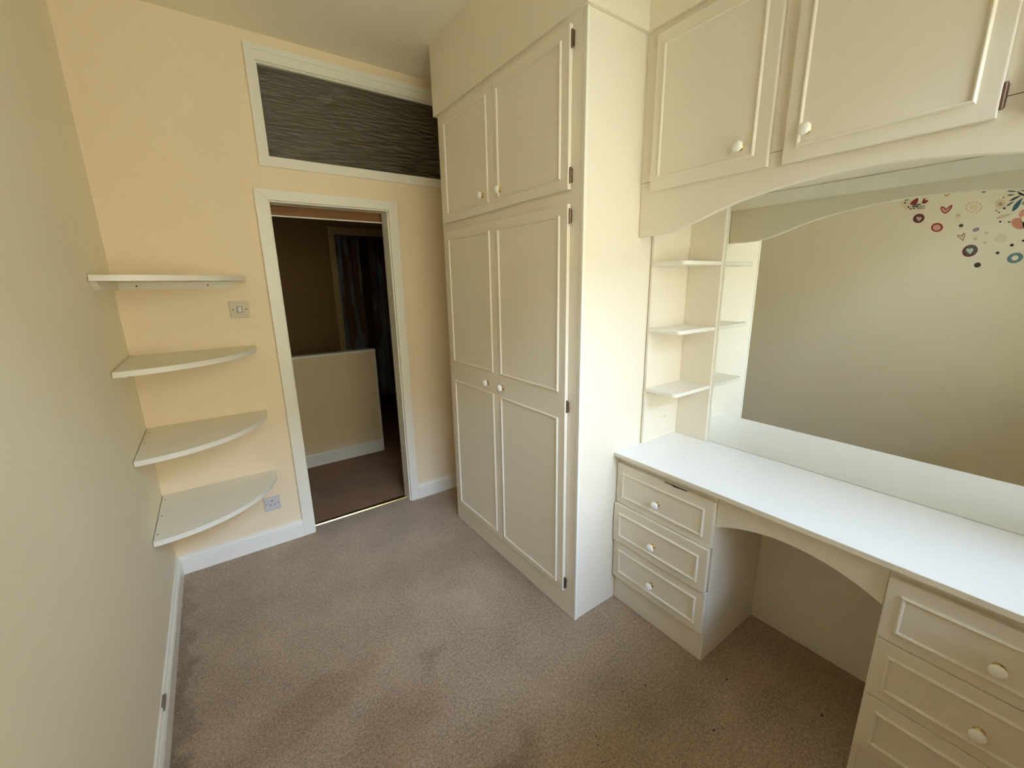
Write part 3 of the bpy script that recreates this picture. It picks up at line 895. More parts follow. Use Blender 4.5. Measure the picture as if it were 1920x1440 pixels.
DECALS = [
 ('bird_sticker', 'small bird wall sticker with red wing and heart tail, seen in the mirror', None, [
   ('body', 'beige', [(-1.8148,1.9893),(-1.8126,1.9802),(-1.8064,1.9736),(-1.7967,1.9701),(-1.7845,1.9701),(-1.7708,1.9737),(-1.7571,1.9804),(-1.7448,1.9898),(-1.7349,2.0008),(-1.7286,2.0123),(-1.7266,2.0233),(-1.7289,2.0325),(-1.7354,2.0391),(-1.7454,2.0425),(-1.7578,2.0422),(-1.7715,2.0384),(-1.7850,2.0315),(-1.7971,2.0222),(-1.8066,2.0114),(-1.8127,2.0000)]),
   ('wing', 'red', [(-1.7738,2.0097),(-1.7873,2.0311),(-1.8093,2.0474),(-1.8155,2.0332),(-1.8135,2.0108),(-1.7959,2.0015)]),
   ('tail', 'red', [(-1.8376,2.0061),(-1.8394,2.0294),(-1.8481,2.0378),(-1.8535,2.0209),(-1.8654,2.0253),(-1.8661,2.0116),(-1.8546,2.0016)]),
   ('crest', 'sage', [(-1.7430,2.0365),(-1.7479,2.0523),(-1.7719,2.0534),(-1.7658,2.0410),(-1.7529,2.0330)]),
   ('eye', 'maroon', [(-1.7543,2.0212),(-1.7539,2.0177),(-1.7517,2.0158),(-1.7486,2.0163),(-1.7458,2.0189),(-1.7443,2.0227),(-1.7447,2.0262),(-1.7468,2.0281),(-1.7499,2.0276),(-1.7528,2.0250)]),
   ('leaf_sprig', 'grey', [(-1.7852,1.9930),(-1.7949,1.9887),(-1.8036,1.9873),(-1.8116,1.9878),(-1.8190,1.9899),(-1.8259,1.9933),(-1.8326,1.9975),(-1.8391,2.0020),(-1.8304,2.0040),(-1.8218,2.0056),(-1.8134,2.0065),(-1.8054,2.0061),(-1.7979,2.0040),(-1.7911,2.0000)]),
   ('leaf_sprig', 'grey', [(-1.8187,1.9708),(-1.8575,1.9723),(-1.8562,1.9773),(-1.8174,1.9759)]),
   ('leaf_sprig', 'grey', [(-1.8232,1.9811),(-1.8575,1.9861),(-1.8558,1.9911),(-1.8216,1.9862)]),
   ('breast_spot', 'olive', [(-1.7767,1.9913),(-1.7757,1.9875),(-1.7722,1.9864),(-1.7681,1.9886),(-1.7659,1.9928),(-1.7669,1.9966),(-1.7704,1.9977),(-1.7745,1.9955)]),
   ('breast_spot', 'olive', [(-1.7891,1.9785),(-1.7882,1.9751),(-1.7849,1.9740),(-1.7812,1.9760),(-1.7792,1.9799),(-1.7801,1.9833),(-1.7834,1.9843),(-1.7871,1.9823)]),
   ('breast_spot', 'olive', [(-1.8078,1.9783),(-1.8065,1.9750),(-1.8021,1.9741),(-1.7973,1.9763),(-1.7948,1.9802),(-1.7962,1.9835),(-1.8005,1.9843),(-1.8054,1.9822)]),
   ('breast_spot', 'olive', [(-1.8214,1.9848),(-1.8204,1.9818),(-1.8169,1.9810),(-1.8130,1.9829),(-1.8109,1.9863),(-1.8120,1.9893),(-1.8155,1.9901),(-1.8194,1.9883)]),
  ]),
 ('heart_sticker', 'outlined heart sticker half hidden by the arched valance in the mirror', None, [
   ('outline', 'tan', [(-1.9488,2.0610),(-1.9490,2.0629),(-1.9509,2.0666),(-1.9552,2.0685),(-1.9610,2.0663),(-1.9661,2.0602),(-1.9684,2.0525),(-1.9668,2.0457),(-1.9622,2.0405),(-1.9567,2.0363),(-1.9525,2.0323),(-1.9506,2.0289),(-1.9503,2.0275),(-1.9499,2.0292),(-1.9476,2.0341),(-1.9428,2.0412),(-1.9367,2.0495),(-1.9314,2.0582),(-1.9291,2.0665),(-1.9307,2.0728),(-1.9355,2.0755),(-1.9413,2.0735),(-1.9460,2.0683),(-1.9483,2.0631)]),
   ('centre', 'wall', [(-1.9487,2.0602),(-1.9489,2.0616),(-1.9503,2.0644),(-1.9536,2.0659),(-1.9581,2.0642),(-1.9620,2.0595),(-1.9637,2.0537),(-1.9625,2.0485),(-1.9590,2.0445),(-1.9548,2.0413),(-1.9515,2.0383),(-1.9501,2.0357),(-1.9498,2.0346),(-1.9495,2.0359),(-1.9478,2.0396),(-1.9441,2.0451),(-1.9394,2.0514),(-1.9354,2.0581),(-1.9337,2.0644),(-1.9349,2.0692),(-1.9386,2.0712),(-1.9430,2.0697),(-1.9466,2.0658),(-1.9483,2.0618)]),
  ]),
 ('heart_sticker', 'maroon heart sticker with pink centre beside the bird, seen in the mirror', None, [
   ('outline', 'red', [(-1.9353,1.9568),(-1.9353,1.9684),(-1.9428,1.9721),(-1.9534,1.9658),(-1.9616,1.9531),(-1.9754,1.9688),(-1.9834,1.9747),(-1.9902,1.9709),(-1.9892,1.9549),(-1.9791,1.9349),(-1.9648,1.9220),(-1.9474,1.9344)]),
   ('centre', 'pink', [(-1.9417,1.9559),(-1.9435,1.9634),(-1.9504,1.9614),(-1.9606,1.9437),(-1.9738,1.9562),(-1.9815,1.9646),(-1.9800,1.9515),(-1.9712,1.9384),(-1.9615,1.9311),(-1.9501,1.9403)]),
  ]),
 ('ring_sticker', 'maroon disc sticker with small pale heart below the bird, seen in the mirror', None, [
   ('disc', 'maroon', [(-1.8632,1.9204),(-1.8657,1.9111),(-1.8653,1.9017),(-1.8621,1.8932),(-1.8565,1.8864),(-1.8488,1.8819),(-1.8399,1.8802),(-1.8306,1.8815),(-1.8219,1.8856),(-1.8145,1.8922),(-1.8094,1.9007),(-1.8068,1.9102),(-1.8073,1.9196),(-1.8106,1.9282),(-1.8164,1.9350),(-1.8242,1.9394),(-1.8331,1.9410),(-1.8424,1.9395),(-1.8510,1.9353),(-1.8582,1.9287)]),
   ('centre_heart', 'blush', [(-1.8377,1.9132),(-1.8378,1.9146),(-1.8391,1.9173),(-1.8420,1.9190),(-1.8461,1.9179),(-1.8498,1.9140),(-1.8515,1.9088),(-1.8506,1.9038),(-1.8475,1.8999),(-1.8438,1.8965),(-1.8409,1.8934),(-1.8397,1.8909),(-1.8395,1.8898),(-1.8392,1.8910),(-1.8375,1.8942),(-1.8340,1.8989),(-1.8296,1.9043),(-1.8257,1.9100),(-1.8239,1.9156),(-1.8249,1.9202),(-1.8282,1.9224),(-1.8323,1.9215),(-1.8356,1.9182),(-1.8373,1.9147)]),
  ]),
 ('ring_sticker', 'maroon ring sticker with pink centre, seen in the mirror', None, [
   ('ring', 'red', [(-1.9662,1.8414),(-1.9669,1.8325),(-1.9648,1.8243),(-1.9600,1.8177),(-1.9531,1.8134),(-1.9446,1.8117),(-1.9354,1.8129),(-1.9264,1.8168),(-1.9185,1.8231),(-1.9125,1.8311),(-1.9089,1.8401),(-1.9082,1.8492),(-1.9104,1.8575),(-1.9154,1.8640),(-1.9224,1.8683),(-1.9310,1.8698),(-1.9402,1.8686),(-1.9491,1.8646),(-1.9568,1.8583),(-1.9627,1.8503)]),
   ('centre', 'pink', [(-1.9564,1.8403),(-1.9569,1.8343),(-1.9554,1.8288),(-1.9522,1.8244),(-1.9475,1.8214),(-1.9418,1.8203),(-1.9355,1.8211),(-1.9295,1.8237),(-1.9242,1.8280),(-1.9201,1.8334),(-1.9177,1.8394),(-1.9173,1.8455),(-1.9188,1.8511),(-1.9221,1.8555),(-1.9268,1.8584),(-1.9326,1.8594),(-1.9388,1.8586),(-1.9448,1.8559),(-1.9501,1.8517),(-1.9541,1.8463)]),
  ]),
 ('ring_sticker', 'large red and grey disc sticker with mint heart, seen in the mirror', None, [
   ('disc', 'maroon', [(-2.1472,1.6942),(-2.1501,1.6830),(-2.1497,1.6715),(-2.1461,1.6607),(-2.1395,1.6516),(-2.1306,1.6453),(-2.1203,1.6422),(-2.1095,1.6428),(-2.0992,1.6470),(-2.0907,1.6545),(-2.0846,1.6644),(-2.0816,1.6758),(-2.0821,1.6876),(-2.0859,1.6986),(-2.0927,1.7076),(-2.1018,1.7138),(-2.1122,1.7166),(-2.1229,1.7158),(-2.1329,1.7114),(-2.1413,1.7040)]),
   ('inner_disc', 'greybrown', [(-2.1439,1.6944),(-2.1464,1.6853),(-2.1462,1.6760),(-2.1435,1.6674),(-2.1386,1.6603),(-2.1318,1.6553),(-2.1238,1.6531),(-2.1154,1.6538),(-2.1075,1.6573),(-2.1008,1.6634),(-2.0959,1.6715),(-2.0935,1.6807),(-2.0937,1.6901),(-2.0964,1.6988),(-2.1015,1.7060),(-2.1084,1.7108),(-2.1164,1.7129),(-2.1248,1.7121),(-2.1326,1.7084),(-2.1392,1.7023)]),
   ('centre_heart', 'mint', [(-2.1146,1.6863),(-2.1145,1.6881),(-2.1152,1.6923),(-2.1179,1.6957),(-2.1225,1.6959),(-2.1272,1.6922),(-2.1302,1.6860),(-2.1303,1.6792),(-2.1279,1.6727),(-2.1247,1.6668),(-2.1224,1.6615),(-2.1217,1.6577),(-2.1217,1.6562),(-2.1211,1.6576),(-2.1186,1.6612),(-2.1139,1.6659),(-2.1080,1.6712),(-2.1026,1.6772),(-2.0995,1.6839),(-2.0995,1.6903),(-2.1025,1.6945),(-2.1070,1.6950),(-2.1113,1.6920),(-2.1139,1.6881)]),
  ]),
 ('ring_sticker', 'blue grey ring sticker with white centre, seen in the mirror', None, [
   ('ring', 'blue', [(-2.3452,1.6345),(-2.3467,1.6253),(-2.3452,1.6158),(-2.3407,1.6072),(-2.3337,1.6002),(-2.3248,1.5955),(-2.3149,1.5936),(-2.3050,1.5947),(-2.2960,1.5987),(-2.2888,1.6052),(-2.2842,1.6137),(-2.2826,1.6231),(-2.2843,1.6327),(-2.2889,1.6414),(-2.2962,1.6484),(-2.3052,1.6530),(-2.3151,1.6547),(-2.3249,1.6534),(-2.3338,1.6493),(-2.3407,1.6428)]),
   ('centre', 'cream', [(-2.3279,1.6286),(-2.3288,1.6241),(-2.3283,1.6196),(-2.3265,1.6156),(-2.3235,1.6124),(-2.3198,1.6103),(-2.3155,1.6096),(-2.3112,1.6103),(-2.3073,1.6124),(-2.3041,1.6156),(-2.3020,1.6197),(-2.3011,1.6243),(-2.3016,1.6288),(-2.3035,1.6329),(-2.3064,1.6361),(-2.3102,1.6381),(-2.3145,1.6388),(-2.3188,1.6381),(-2.3227,1.6359),(-2.3258,1.6327)]),
  ]),
 ('ring_sticker', 'small lilac ring sticker above the outlined heart, seen in the mirror', None, [
   ('ring', 'lilac', [(-2.1348,1.8121),(-2.1353,1.8088),(-2.1346,1.8053),(-2.1325,1.8020),(-2.1295,1.7993),(-2.1256,1.7974),(-2.1213,1.7965),(-2.1171,1.7966),(-2.1133,1.7979),(-2.1103,1.8001),(-2.1085,1.8030),(-2.1079,1.8064),(-2.1087,1.8099),(-2.1108,1.8132),(-2.1139,1.8159),(-2.1178,1.8178),(-2.1220,1.8187),(-2.1263,1.8185),(-2.1300,1.8173),(-2.1329,1.8151)]),
   ('centre', 'blush', [(-2.1284,1.8099),(-2.1286,1.8084),(-2.1282,1.8068),(-2.1271,1.8052),(-2.1255,1.8039),(-2.1235,1.8030),(-2.1213,1.8025),(-2.1192,1.8025),(-2.1173,1.8030),(-2.1158,1.8039),(-2.1149,1.8053),(-2.1147,1.8068),(-2.1152,1.8085),(-2.1163,1.8100),(-2.1179,1.8113),(-2.1199,1.8123),(-2.1221,1.8127),(-2.1242,1.8127),(-2.1261,1.8122),(-2.1275,1.8112)]),
  ]),
 ('ring_sticker', 'faint beige dotted daisy ring sticker, seen in the mirror', None, [
   ('petal', 'beige2', [(-2.1292,1.9395),(-2.1281,1.9367),(-2.1244,1.9361),(-2.1204,1.9378),(-2.1183,1.9411),(-2.1194,1.9438),(-2.1230,1.9445),(-2.1271,1.9427)]),
   ('petal', 'beige2', [(-2.1286,1.9253),(-2.1266,1.9237),(-2.1226,1.9251),(-2.1188,1.9287),(-2.1176,1.9324),(-2.1196,1.9340),(-2.1236,1.9326),(-2.1274,1.9289)]),
   ('petal', 'beige2', [(-2.1221,1.9140),(-2.1196,1.9138),(-2.1157,1.9171),(-2.1128,1.9221),(-2.1126,1.9257),(-2.1152,1.9259),(-2.1191,1.9225),(-2.1219,1.9176)]),
   ('petal', 'beige2', [(-2.1106,1.9074),(-2.1079,1.9086),(-2.1048,1.9134),(-2.1032,1.9189),(-2.1041,1.9219),(-2.1069,1.9206),(-2.1100,1.9159),(-2.1115,1.9104)]),
   ('petal', 'beige2', [(-2.0958,1.9065),(-2.0932,1.9090),(-2.0914,1.9145),(-2.0915,1.9197),(-2.0933,1.9216),(-2.0959,1.9191),(-2.0977,1.9136),(-2.0976,1.9084)]),
   ('petal', 'beige2', [(-2.0798,1.9115),(-2.0779,1.9149),(-2.0777,1.9203),(-2.0793,1.9244),(-2.0818,1.9250),(-2.0838,1.9215),(-2.0840,1.9162),(-2.0824,1.9120)]),
   ('petal', 'beige2', [(-2.0652,1.9217),(-2.0642,1.9255),(-2.0656,1.9299),(-2.0686,1.9324),(-2.0714,1.9314),(-2.0725,1.9276),(-2.0711,1.9233),(-2.0681,1.9208)]),
   ('petal', 'beige2', [(-2.0543,1.9357),(-2.0543,1.9392),(-2.0571,1.9420),(-2.0610,1.9423),(-2.0637,1.9400),(-2.0637,1.9365),(-2.0609,1.9337),(-2.0570,1.9334)]),
   ('petal', 'beige2', [(-2.0487,1.9511),(-2.0498,1.9539),(-2.0536,1.9546),(-2.0578,1.9527),(-2.0600,1.9495),(-2.0588,1.9467),(-2.0550,1.9460),(-2.0508,1.9478)]),
   ('petal', 'beige2', [(-2.0493,1.9656),(-2.0514,1.9672),(-2.0556,1.9657),(-2.0595,1.9620),(-2.0608,1.9582),(-2.0587,1.9566),(-2.0545,1.9581),(-2.0506,1.9618)]),
   ('petal', 'beige2', [(-2.0562,1.9769),(-2.0588,1.9770),(-2.0628,1.9736),(-2.0657,1.9686),(-2.0659,1.9650),(-2.0632,1.9648),(-2.0593,1.9682),(-2.0564,1.9733)]),
   ('petal', 'beige2', [(-2.0680,1.9833),(-2.0708,1.9820),(-2.0739,1.9772),(-2.0755,1.9717),(-2.0746,1.9687),(-2.0718,1.9700),(-2.0686,1.9748),(-2.0671,1.9803)]),
   ('petal', 'beige2', [(-2.0830,1.9838),(-2.0856,1.9813),(-2.0873,1.9758),(-2.0873,1.9707),(-2.0855,1.9688),(-2.0829,1.9713),(-2.0811,1.9768),(-2.0811,1.9820)]),
   ('petal', 'beige2', [(-2.0988,1.9786),(-2.1007,1.9752),(-2.1010,1.9699),(-2.0994,1.9658),(-2.0969,1.9653),(-2.0950,1.9687),(-2.0947,1.9740),(-2.0963,1.9781)]),
   ('petal', 'beige2', [(-2.1131,1.9683),(-2.1141,1.9646),(-2.1128,1.9603),(-2.1099,1.9579),(-2.1071,1.9588),(-2.1061,1.9626),(-2.1074,1.9669),(-2.1103,1.9692)]),
   ('petal', 'beige2', [(-2.1237,1.9546),(-2.1237,1.9511),(-2.1210,1.9484),(-2.1172,1.9481),(-2.1146,1.9503),(-2.1147,1.9538),(-2.1173,1.9565),(-2.1211,1.9568)]),
   ('centre', 'beige', [(-2.1101,1.9422),(-2.1100,1.9369),(-2.1079,1.9323),(-2.1040,1.9290),(-2.0986,1.9273),(-2.0924,1.9273),(-2.0858,1.9291),(-2.0795,1.9324),(-2.0742,1.9371),(-2.0704,1.9425),(-2.0684,1.9482),(-2.0686,1.9537),(-2.0707,1.9582),(-2.0747,1.9615),(-2.0801,1.9632),(-2.0864,1.9631),(-2.0930,1.9613),(-2.0992,1.9579),(-2.1044,1.9533),(-2.1081,1.9479)]),
  ]),
 ('ring_sticker', 'faint pale round sticker between the mint heart disc and pink flower, seen in the mirror', None, [
   ('disc', 'beige', [(-2.2628,1.7461),(-2.2635,1.7378),(-2.2616,1.7301),(-2.2572,1.7239),(-2.2507,1.7196),(-2.2428,1.7178),(-2.2342,1.7186),(-2.2258,1.7219),(-2.2184,1.7276),(-2.2128,1.7349),(-2.2094,1.7432),(-2.2088,1.7517),(-2.2108,1.7594),(-2.2154,1.7657),(-2.2220,1.7698),(-2.2300,1.7715),(-2.2385,1.7706),(-2.2468,1.7672),(-2.2541,1.7615),(-2.2596,1.7543)]),
  ]),
 ('heart_sticker', 'small outlined heart sticker above the large red disc, seen in the mirror', None, [
   ('outline', 'tan', [(-2.0418,1.7758),(-2.0464,1.7849),(-2.0619,1.7767),(-2.0679,1.7933),(-2.0750,1.7926),(-2.0776,1.7852),(-2.0780,1.7638),(-2.0755,1.7410)]),
   ('centre', 'pale', [(-2.0470,1.7748),(-2.0497,1.7798),(-2.0649,1.7688),(-2.0710,1.7873),(-2.0737,1.7856),(-2.0744,1.7665),(-2.0722,1.7499)]),
  ]),
 ('dot_sticker', 'grey brown dot sticker with fuzzy rim, seen in the mirror', None, [
   ('disc', 'greybrown', [(-2.0604,1.8420),(-2.0610,1.8387),(-2.0604,1.8355),(-2.0590,1.8328),(-2.0566,1.8308),(-2.0537,1.8297),(-2.0504,1.8297),(-2.0471,1.8308),(-2.0442,1.8327),(-2.0418,1.8354),(-2.0403,1.8386),(-2.0398,1.8420),(-2.0403,1.8452),(-2.0418,1.8479),(-2.0442,1.8499),(-2.0471,1.8510),(-2.0504,1.8509),(-2.0537,1.8499),(-2.0566,1.8479),(-2.0589,1.8452)]),
  ]),
 ('dot_sticker', 'faint beige dot sticker beside the daisy ring, seen in the mirror', None, [
   ('disc', 'beige2', [(-2.0370,1.9063),(-2.0374,1.9032),(-2.0368,1.9003),(-2.0352,1.8979),(-2.0328,1.8961),(-2.0298,1.8951),(-2.0265,1.8951),(-2.0233,1.8961),(-2.0204,1.8979),(-2.0181,1.9004),(-2.0167,1.9033),(-2.0162,1.9064),(-2.0169,1.9093),(-2.0185,1.9117),(-2.0209,1.9135),(-2.0239,1.9145),(-2.0272,1.9144),(-2.0304,1.9135),(-2.0333,1.9117),(-2.0356,1.9092)]),
  ]),
 ('dot_sticker', 'dark olive oval sticker lowest of the cluster in the mirror', None, [
   ('disc', 'olive', [(-2.1791,1.5929),(-2.1798,1.5880),(-2.1790,1.5833),(-2.1768,1.5791),(-2.1734,1.5759),(-2.1691,1.5739),(-2.1644,1.5735),(-2.1596,1.5746),(-2.1553,1.5771),(-2.1518,1.5809),(-2.1497,1.5854),(-2.1489,1.5903),(-2.1497,1.5951),(-2.1520,1.5993),(-2.1554,1.6025),(-2.1597,1.6044),(-2.1645,1.6048),(-2.1693,1.6036),(-2.1735,1.6011),(-2.1769,1.5974)]),
  ]),
 ('dot_sticker', 'brown dot sticker touching the valance edge in the mirror', None, [
   ('disc', 'greybrown', [(-2.1275,2.0346),(-2.1278,2.0319),(-2.1272,2.0294),(-2.1257,2.0274),(-2.1234,2.0259),(-2.1206,2.0251),(-2.1176,2.0252),(-2.1146,2.0261),(-2.1119,2.0277),(-2.1098,2.0299),(-2.1085,2.0324),(-2.1082,2.0351),(-2.1088,2.0376),(-2.1104,2.0397),(-2.1127,2.0411),(-2.1155,2.0419),(-2.1185,2.0418),(-2.1215,2.0409),(-2.1242,2.0393),(-2.1263,2.0371)]),
  ]),
 ('dot_sticker', 'faint beige dot sticker, highest of the three below the lilac ring in the mirror', 'faint beige dots near the lilac ring', [
   ('disc', 'beige2', [(-2.1786,1.7848),(-2.1788,1.7804),(-2.1765,1.7767),(-2.1725,1.7747),(-2.1677,1.7750),(-2.1636,1.7774),(-2.1611,1.7814),(-2.1610,1.7859),(-2.1632,1.7896),(-2.1673,1.7915),(-2.1720,1.7913),(-2.1762,1.7888)]),
  ]),
 ('dot_sticker', 'faint beige dot sticker, leftmost of the three below the lilac ring in the mirror', 'faint beige dots near the lilac ring', [
   ('disc', 'beige2', [(-2.1385,1.7542),(-2.1386,1.7492),(-2.1359,1.7449),(-2.1311,1.7426),(-2.1256,1.7428),(-2.1207,1.7455),(-2.1178,1.7500),(-2.1178,1.7551),(-2.1205,1.7593),(-2.1253,1.7616),(-2.1308,1.7613),(-2.1356,1.7586)]),
  ]),
 ('dot_sticker', 'faint beige dot sticker, lowest of the three below the lilac ring in the mirror', 'faint beige dots near the lilac ring', [
   ('disc', 'beige2', [(-2.1829,1.7264),(-2.1829,1.7224),(-2.1808,1.7190),(-2.1770,1.7171),(-2.1727,1.7173),(-2.1688,1.7194),(-2.1665,1.7229),(-2.1665,1.7269),(-2.1686,1.7303),(-2.1724,1.7322),(-2.1768,1.7320),(-2.1806,1.7299)]),
  ]),
 ('dot_sticker', 'small black dot sticker between the mint heart disc and the blue ring', 'small black dots around the flower', [
   ('disc', 'black', [(-2.2457,1.6605),(-2.2457,1.6555),(-2.2428,1.6517),(-2.2381,1.6506),(-2.2334,1.6526),(-2.2306,1.6568),(-2.2306,1.6618),(-2.2335,1.6656),(-2.2382,1.6667),(-2.2429,1.6647)]),
  ]),
 ('dot_sticker', 'small black dot sticker just above the blue ring', 'small black dots around the flower', [
   ('disc', 'black', [(-2.2971,1.7024),(-2.2971,1.6973),(-2.2942,1.6935),(-2.2895,1.6924),(-2.2848,1.6945),(-2.2818,1.6990),(-2.2818,1.7041),(-2.2847,1.7079),(-2.2894,1.7090),(-2.2941,1.7069)]),
  ]),
 ('dot_sticker', 'small black dot sticker left of the pink flower under the feather', 'small black dots around the flower', [
   ('disc', 'black', [(-2.2230,1.8449),(-2.2230,1.8415),(-2.2211,1.8391),(-2.2179,1.8385),(-2.2147,1.8401),(-2.2127,1.8431),(-2.2127,1.8465),(-2.2147,1.8490),(-2.2179,1.8495),(-2.2210,1.8480)]),
  ]),
 ('dot_sticker', 'small black dot sticker touching the left petal of the pink flower', 'small black dots around the flower', [
   ('disc', 'black', [(-2.2602,1.8382),(-2.2600,1.8354),(-2.2580,1.8333),(-2.2549,1.8327),(-2.2519,1.8339),(-2.2501,1.8364),(-2.2503,1.8393),(-2.2523,1.8414),(-2.2554,1.8419),(-2.2584,1.8407)]),
  ]),
 ('dot_sticker', 'small black dot sticker at the mirror edge below the pink flower', 'small black dots around the flower', [
   ('disc', 'black', [(-2.3368,1.7242),(-2.3367,1.7206),(-2.3342,1.7178),(-2.3304,1.7169),(-2.3266,1.7183),(-2.3243,1.7214),(-2.3245,1.7251),(-2.3270,1.7279),(-2.3308,1.7288),(-2.3346,1.7274)]),
  ]),
 ('dot_sticker', 'small black dot sticker at the tip of the leaf spray', 'small black dots around the flower', [
   ('disc', 'black', [(-2.2270,1.9213),(-2.2269,1.9177),(-2.2248,1.9151),(-2.2212,1.9146),(-2.2177,1.9163),(-2.2156,1.9196),(-2.2156,1.9232),(-2.2178,1.9258),(-2.2213,1.9263),(-2.2248,1.9246)]),
  ]),
 ('dot_sticker', 'small black dot sticker lower of two tiny ones under the dandelion', 'small black dots around the flower', [
   ('disc', 'black', [(-2.2076,1.9003),(-2.2076,1.8978),(-2.2061,1.8960),(-2.2036,1.8956),(-2.2012,1.8968),(-2.1997,1.8991),(-2.1997,1.9016),(-2.2012,1.9035),(-2.2037,1.9038),(-2.2061,1.9026)]),
  ]),
 ('dot_sticker', 'small black dot sticker upper left of two tiny ones under the dandelion', 'small black dots around the flower', [
   ('disc', 'black', [(-2.1942,1.9119),(-2.1941,1.9097),(-2.1927,1.9081),(-2.1904,1.9077),(-2.1882,1.9088),(-2.1868,1.9108),(-2.1869,1.9131),(-2.1883,1.9147),(-2.1906,1.9151),(-2.1928,1.9140)]),
  ]),
 ('dot_sticker', 'small black dot sticker just above the dandelion', 'small black dots around the flower', [
   ('disc', 'black', [(-2.2113,1.9840),(-2.2113,1.9815),(-2.2100,1.9798),(-2.2078,1.9795),(-2.2055,1.9807),(-2.2041,1.9830),(-2.2040,1.9855),(-2.2054,1.9873),(-2.2076,1.9875),(-2.2099,1.9863)]),
  ]),
 ('dandelion_sticker', 'fine dandelion clock sticker beside the leaf spray, seen in the mirror', None, [
   ('ray', 'tan2', [(-2.2058,1.9449),(-2.2251,1.9420),(-2.2246,1.9447),(-2.2053,1.9476)]),
   ('ray', 'tan2', [(-2.2052,1.9428),(-2.2246,1.9288),(-2.2250,1.9311),(-2.2056,1.9451)]),
   ('ray', 'tan2', [(-2.2037,1.9415),(-2.2193,1.9191),(-2.2205,1.9206),(-2.2049,1.9430)]),
   ('ray', 'tan2', [(-2.2015,1.9414),(-2.2103,1.9149),(-2.2120,1.9153),(-2.2033,1.9417)]),
   ('ray', 'tan2', [(-2.1991,1.9423),(-2.1992,1.9171),(-2.2012,1.9162),(-2.2011,1.9414)]),
   ('ray', 'tan2', [(-2.1970,1.9442),(-2.1883,1.9252),(-2.1901,1.9233),(-2.1988,1.9423)]),
   ('ray', 'tan2', [(-2.1955,1.9467),(-2.1797,1.9377),(-2.1810,1.9351),(-2.1967,1.9441)]),
   ('ray', 'tan2', [(-2.1949,1.9492),(-2.1753,1.9521),(-2.1757,1.9494),(-2.1954,1.9464)]),
   ('ray', 'tan2', [(-2.1955,1.9513),(-2.1758,1.9655),(-2.1754,1.9631),(-2.1951,1.9489)]),
   ('ray', 'tan2', [(-2.1970,1.9526),(-2.1813,1.9751),(-2.1801,1.9736),(-2.1958,1.9510)]),
   ('ray', 'tan2', [(-2.1992,1.9527),(-2.1905,1.9792),(-2.1887,1.9788),(-2.1974,1.9524)]),
   ('ray', 'tan2', [(-2.2016,1.9517),(-2.2016,1.9768),(-2.1996,1.9777),(-2.1996,1.9527)]),
   ('ray', 'tan2', [(-2.2038,1.9498),(-2.2123,1.9686),(-2.2106,1.9706),(-2.2020,1.9518)]),
   ('ray', 'tan2', [(-2.2053,1.9474),(-2.2207,1.9562),(-2.2195,1.9588),(-2.2040,1.9500)]),
   ('seed_head', 'tan2', [(-2.2062,1.9462),(-2.2059,1.9415),(-2.2035,1.9390),(-2.1999,1.9395),(-2.1965,1.9429),(-2.1945,1.9479),(-2.1948,1.9526),(-2.1972,1.9551),(-2.2008,1.9546),(-2.2043,1.9511)]),
  ]),
 ('leaf_sticker', 'dark spray of pointed leaves with one teal leaf, seen in the mirror', None, [
   ('leaf', 'slate', [(-2.2148,2.0187),(-2.2213,2.0148),(-2.2277,2.0122),(-2.2339,2.0104),(-2.2400,2.0094),(-2.2460,2.0089),(-2.2520,2.0088),(-2.2579,2.0088),(-2.2516,2.0116),(-2.2453,2.0143),(-2.2390,2.0166),(-2.2328,2.0184),(-2.2267,2.0195),(-2.2207,2.0198)]),
   ('leaf', 'slate', [(-2.2191,1.9935),(-2.2244,1.9909),(-2.2293,1.9895),(-2.2340,1.9890),(-2.2386,1.9893),(-2.2430,1.9901),(-2.2473,1.9912),(-2.2515,1.9925),(-2.2466,1.9941),(-2.2417,1.9955),(-2.2368,1.9966),(-2.2321,1.9972),(-2.2276,1.9970),(-2.2232,1.9959)]),
   ('leaf', 'slate', [(-2.2344,1.9587),(-2.2425,1.9590),(-2.2497,1.9613),(-2.2563,1.9647),(-2.2623,1.9693),(-2.2678,1.9746),(-2.2731,1.9804),(-2.2783,1.9864),(-2.2711,1.9846),(-2.2639,1.9825),(-2.2570,1.9800),(-2.2504,1.9766),(-2.2444,1.9721),(-2.2389,1.9663)]),
   ('leaf', 'slate', [(-2.2270,1.9289),(-2.2327,1.9307),(-2.2376,1.9338),(-2.2419,1.9377),(-2.2458,1.9423),(-2.2494,1.9474),(-2.2527,1.9528),(-2.2559,1.9584),(-2.2510,1.9556),(-2.2461,1.9527),(-2.2414,1.9494),(-2.2370,1.9456),(-2.2331,1.9410),(-2.2297,1.9356)]),
   ('leaf', 'teal', [(-2.2560,1.8957),(-2.2657,1.9010),(-2.2726,1.9091),(-2.2775,1.9191),(-2.2809,1.9307),(-2.2830,1.9435),(-2.2844,1.9571),(-2.2854,1.9710),(-2.2782,1.9637),(-2.2712,1.9560),(-2.2649,1.9475),(-2.2599,1.9376),(-2.2564,1.9260),(-2.2548,1.9123)]),
   ('leaf', 'slate', [(-2.2576,2.0015),(-2.2637,1.9947),(-2.2698,1.9894),(-2.2760,1.9852),(-2.2823,1.9819),(-2.2885,1.9792),(-2.2948,1.9770),(-2.3011,1.9749),(-2.2951,1.9804),(-2.2890,1.9857),(-2.2829,1.9906),(-2.2767,1.9948),(-2.2704,1.9982),(-2.2641,2.0006)]),
